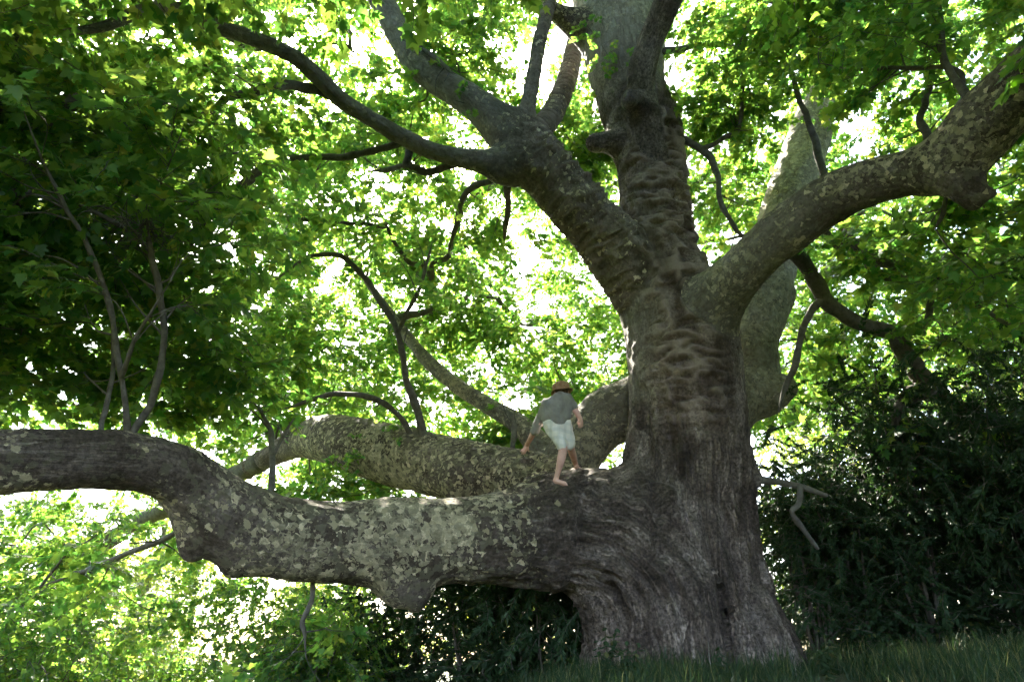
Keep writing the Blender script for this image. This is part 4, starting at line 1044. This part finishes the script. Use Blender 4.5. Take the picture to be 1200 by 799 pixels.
# ------------------------------------------------------------------ the person on the limb
def cloth_mat(name, c1, c2, scale, plaid=None):
    m, t, o = mat(name); tc = N(t, 'TexCoord'); n = noise(t, tc.outputs['Object'], scale, 4, .6).outputs[0]
    col = ramp(t, n, [(.35, c1), (.65, c2)])
    if plaid:
        for ax in ('X', 'Z'):
            wv = N(t, 'TexWave', wave_type='BANDS', bands_direction=ax); wv.inputs['Scale'].default_value = 3.2; wv.inputs['Distortion'].default_value = 1.5; wv.inputs['Detail'].default_value = 1; t.links.new(tc.outputs['Object'], wv.inputs['Vector'])
            col = mix(t, math_(t, 'MULTIPLY', ramp(t, wv.outputs[0], [(.62, 0.0), (.7, 1.0)]), .45), col, plaid)
    b = N(t, 'BsdfPrincipled'); b.inputs['Roughness'].default_value = .85; b.inputs['Specular IOR Level'].default_value = .2; t.links.new(col, b.inputs['Base Color'])
    bu = N(t, 'Bump'); bu.inputs['Strength'].default_value = .5; bu.inputs['Distance'].default_value = .01; t.links.new(noise(t, tc.outputs['Object'], 25, 3, .5).outputs[0], bu.inputs['Height']); t.links.new(bu.outputs[0], b.inputs['Normal'])
    t.links.new(b.outputs[0], o.inputs[0]); return m
M_SKIN = cloth_mat('skin', (.60, .33, .27), (.72, .43, .37), 9)
M_SHIRT = cloth_mat('shirt_cloth', (.20, .178, .16), (.27, .245, .225), 8)
M_SHORTS = cloth_mat('shorts_cloth', (.78, .71, .65), (.84, .78, .72), 6, (.60, .58, .55))
M_HAT = cloth_mat('hat_felt', (.20, .10, .055), (.32, .18, .10), 18)
M_HAIR = cloth_mat('hair', (.06, .035, .02), (.12, .07, .04), 40)
M_EYE = cloth_mat('eye_white', (.7, .7, .68), (.75, .75, .73), 5)

fn, nn_, dn = hit(655, 566)
ff_, nf_, df = hit(677, 550)
hh_, nh_, dh = hit(613, 531)
if dn is None: dn = 10.7
df = dn + .25 if df is None else min(max(df, dn - .1), dn + .7)
dh = dn + .3 if dh is None else min(max(dh, dn - .2), dn + .8)
print('PERSON depths', dn, df, dh)
dm = dn + .10
def pc(lst):
    return Chain([at(x, y, d) for x, y, d, r in lst], [r * d / F for x, y, d, r in lst], 'p', 4)
LHIP, RHIP = (648, 499, dm), (660, 496, dm + .08)
torso = [[(652, 497, dm + .02, 10.5), (652, 486, dm + .04, 9.5), (655, 473, dm + .12, 10.5), (657, 467, dm + .17, 7)],
         [(643, 490, dm + .02, 6.5), (644, 477, dm + .08, 7)], [(661, 488, dm + .06, 6.5), (662, 472, dm + .14, 7)]]
sh = [(642, 474, dm + .1, 6), (654, 470, dm + .14, 6.5), (665, 468, dm + .16, 5.6)]
la = [(642, 475, dm + .1, 5.2), (635, 487, dm + .13, 4.3), (628.5, 500, dm + .15, 3.7), (623, 511, (dm + dh) / 2 + .05, 3.3), (618, 520.5, dh + .01, 2.5)]
ra = [(665, 468.5, dm + .16, 5), (670, 474, dm + .15, 4.2), (674.5, 480.5, dm + .13, 3.7), (677.5, 486, dm + .1, 3.1), (679.4, 490, dm + .08, 2.4)]
nl_ = [(648, 499, dm, 9), (654, 512, dm - .03, 7.6), (659.5, 525, dm - .06, 5.4), (657.5, 538, dn + .01, 4.9), (654.5, 550, dn + .02, 3.6), (652.3, 559, dn + .02, 2.8), (651.5, 563, dn + .02, 3.0)]
fl_ = [(660, 497, dm + .08, 8.5), (664, 510, dm + .08, 7), (668, 522, dm + .09, 5), (671, 532, (dm + df) / 2 + .03, 4.4), (674, 542, df + .03, 3), (675.5, 546, df + .03, 2.6)]
body = [pc(c) for c in torso] + [pc(sh), pc(la), pc(ra), pc(nl_), pc(fl_)]
body += [pc([(657.5, 466, dm + .18, 4.6), (658, 461, dm + .24, 4.6), (658, 457.5, dm + .27, 6.6)]), pc([(658, 458, dm + .27, 6.9), (657, 460.5, dm + .33, 6.2), (656, 463, dm + .37, 4)]),
         pc([(656.6, 461, dm + .40, 1.6), (656.2, 462.2, dm + .43, 1.3)]), pc([(651.3, 459.5, dm + .27, 1.6), (651, 461, dm + .275, 1.3)]), pc([(664.7, 459, dm + .27, 1.6), (664.9, 460.5, dm + .275, 1.3)])]
# feet with toes
body += [pc([(651, 563.2, dn + .01, 2.9), (655.5, 564.6, dn - .02, 2.9), (660, 566.8, dn - .06, 2.3)])]
for i in range(5): body.append(pc([(659.5 + .2 * i, 566.6 - .55 * i, dn - .07 + .018 * i, 1.3 - .08 * i), (664.6 - .5 * i, 568.2 - .75 * i, dn - .10 + .02 * i, .95 - .07 * i)]))
body += [pc([(675.6, 547, df + .04, 2.6), (677.2, 548.6, df + .1, 2.6), (679.5, 549.6, df + .17, 2.0)])]
for i in range(5): body.append(pc([(678.8, 549.3 + .3 * i, df + .16 + .015 * i, 1.1), (681.3 - .2 * i, 550 + .3 * i, df + .22 - .01 * i, .9)]))
# hands: palm, four fingers, thumb
body += [pc([(618, 520.5, dh + .01, 2.4), (616.3, 524, dh, 2.6), (615.2, 526.5, dh, 2.4)])]
for i, (x, y) in enumerate([(609.6, 529.4), (611.3, 531.6), (613.4, 532.2), (615.3, 531.4)]):
    bx, by = 613.2 + i * 1.1, 526.6 + .25 * i
    body.append(pc([(bx, by, dh, .95), ((bx + x) / 2 - .2, (by + y) / 2 - .5, dh - .015, .85), (x, y, dh + .01, .68)]))
body.append(pc([(617.6, 523.6, dh, 1.05), (619.3, 526.3, dh - .02, .95), (619.6, 529.2, dh - .01, .75)]))
body += [pc([(679.4, 490, dm + .08, 2.3), (680.3, 492.5, dm + .07, 2.5), (680.6, 494.5, dm + .065, 2.3)])]
for i, (x, y) in enumerate([(678.2, 500.2), (679.9, 501.2), (681.5, 500.6), (682.9, 499)]):
    bx = 678.8 + 1.15 * i
    body.append(pc([(bx, 495, dm + .065, .95), (bx - .15 + .25 * (i - 1.5), 498, dm + .05, .85), (x - .4, y, dm + .075, .68)]))
body.append(pc([(678.7, 492, dm + .05, 1.05), (677, 494.4, dm + .03, .95), (676.8, 497, dm + .03, .75)]))
bm_, bco, *_ = grow_body(body, .0075, .010, 2, 2, 10); setsmooth(bm_)
PER = empty('person', at(655, 568, dn)); tag(PER, 'barefoot person in grey shirt, pale shorts and brown hat climbing along the limb', 'person')
put('body', bm_, M_SKIN, PER)
def garment(name, lst, k, matl, vox=.010, wr=.010):
    me, c, *_ = grow_body([pc(q) for q in lst], vox, k, 2, 2, 12); n_ = vnormals(me)
    fold = fbm(c * np.array([16, 16, 7.0]), 2, 5) - .5; fine = fbm(c * 30, 2, 6) - .5
    c = c + n_ * (fold * wr * 3.4 + fine * wr * .7)[:, None]
    me.vertices.foreach_set('co', c.astype(np.float32).ravel()); setsmooth(me); return put(name, me, matl, PER)
gi_ = lambda lst, g: [(x, y, d, r + g) for x, y, d, r in lst]
shirt = [gi_([(652, 492.5, dm + .02, 10.5), (652, 486, dm + .04, 10), (655, 473, dm + .12, 10.5), (657, 467, dm + .17, 7)], 1.3), gi_([(642.5, 489.5, dm + .02, 6.5), (644, 477, dm + .08, 7)], 1.2), gi_([(662, 486.5, dm + .06, 6.3), (662, 472, dm + .14, 7)], 1.2),
         gi_(sh, 1.0), gi_([la[0], la[1], la[2], (626.5, 504, dm + .16, 3.8)], 1.8), gi_([ra[0], ra[1], (671.3, 475.6, dm + .148, 4.2)], 1.3)]
garment('shirt', shirt, .018, M_SHIRT)
for q in ([(627.4, 502.4, dm + .158, 5.2), (626.0, 505, dm + .165, 5.2)], [(670.6, 474.6, dm + .15, 5.6), (672, 476.4, dm + .147, 5.5)]): garment('cuff', [q], .012, M_SHIRT, .009, .004)
shorts = [gi_([(652, 493.5, dm + .02, 10.3), (652, 498, dm + .02, 10.2)], 1.0), gi_([(645, 496, dm, 7.5), (648, 502, dm, 8.5), (653.5, 511, dm - .03, 7.4), (658.4, 522, dm - .05, 5.6)], 1.25), gi_([(660, 496, dm + .08, 8.3), (664, 509, dm + .08, 6.8), (667.3, 520, dm + .09, 5.6)], 1.6)]
garment('shorts', shorts, .016, M_SHORTS)
# hair and hat
hc = at(658, 457.5, dm + .27); v, f = icosphere(hc, np.array([.098, .102, .098]), 3); v += (vnoise(v * 60, 8) - .5)[:, None] * .012; mb = MB(); mb.add(v, f); put('hair', mb.mesh('hair'), M_HAIR, PER)
ax = Matrix.Rotation(R(-4), 3, 'X') @ Matrix.Rotation(R(-8), 3, 'Y')
prof = [(.0, .108), (.045, .106), (.085, .092), (.112, .066), (.124, .035), (.127, .005), (.130, -.02), (.143, -.032), (.156, -.042), (.158, -.048), (.15, -.05), (.135, -.04), (.118, -.025), (.112, .01), (.07, .075), (0, .095)]
vv = []; ff = []; ns = 28
for i, (r_, z_) in enumerate(prof):
    for j in range(ns):
        a = 2 * math.pi * j / ns; wob = 1 + .03 * math.sin(3 * a + 1) ; dz = (.018 * math.cos(2 * a) if r_ > .11 else 0)
        p = ax @ Vector((r_ * wob * math.cos(a), r_ * wob * 1.08 * math.sin(a), z_ + dz)); vv.append(np.array(p) + hc + np.array(ax @ Vector((0, 0, .02))))
for i in range(len(prof) - 1):
    for j in range(ns): ff.append((i * ns + j, i * ns + (j + 1) % ns, (i + 1) * ns + (j + 1) % ns, (i + 1) * ns + j))
mb = MB(); mb.add(vv, ff); put('hat', mb.mesh('hat'), M_HAT, PER)
for x in (653.8, 659.4):
    v, f = icosphere(at(x, 460.2, dm + .395), .011, 2); mb = MB(); mb.add(v, f); put('eye', mb.mesh('eye'), M_EYE, PER)
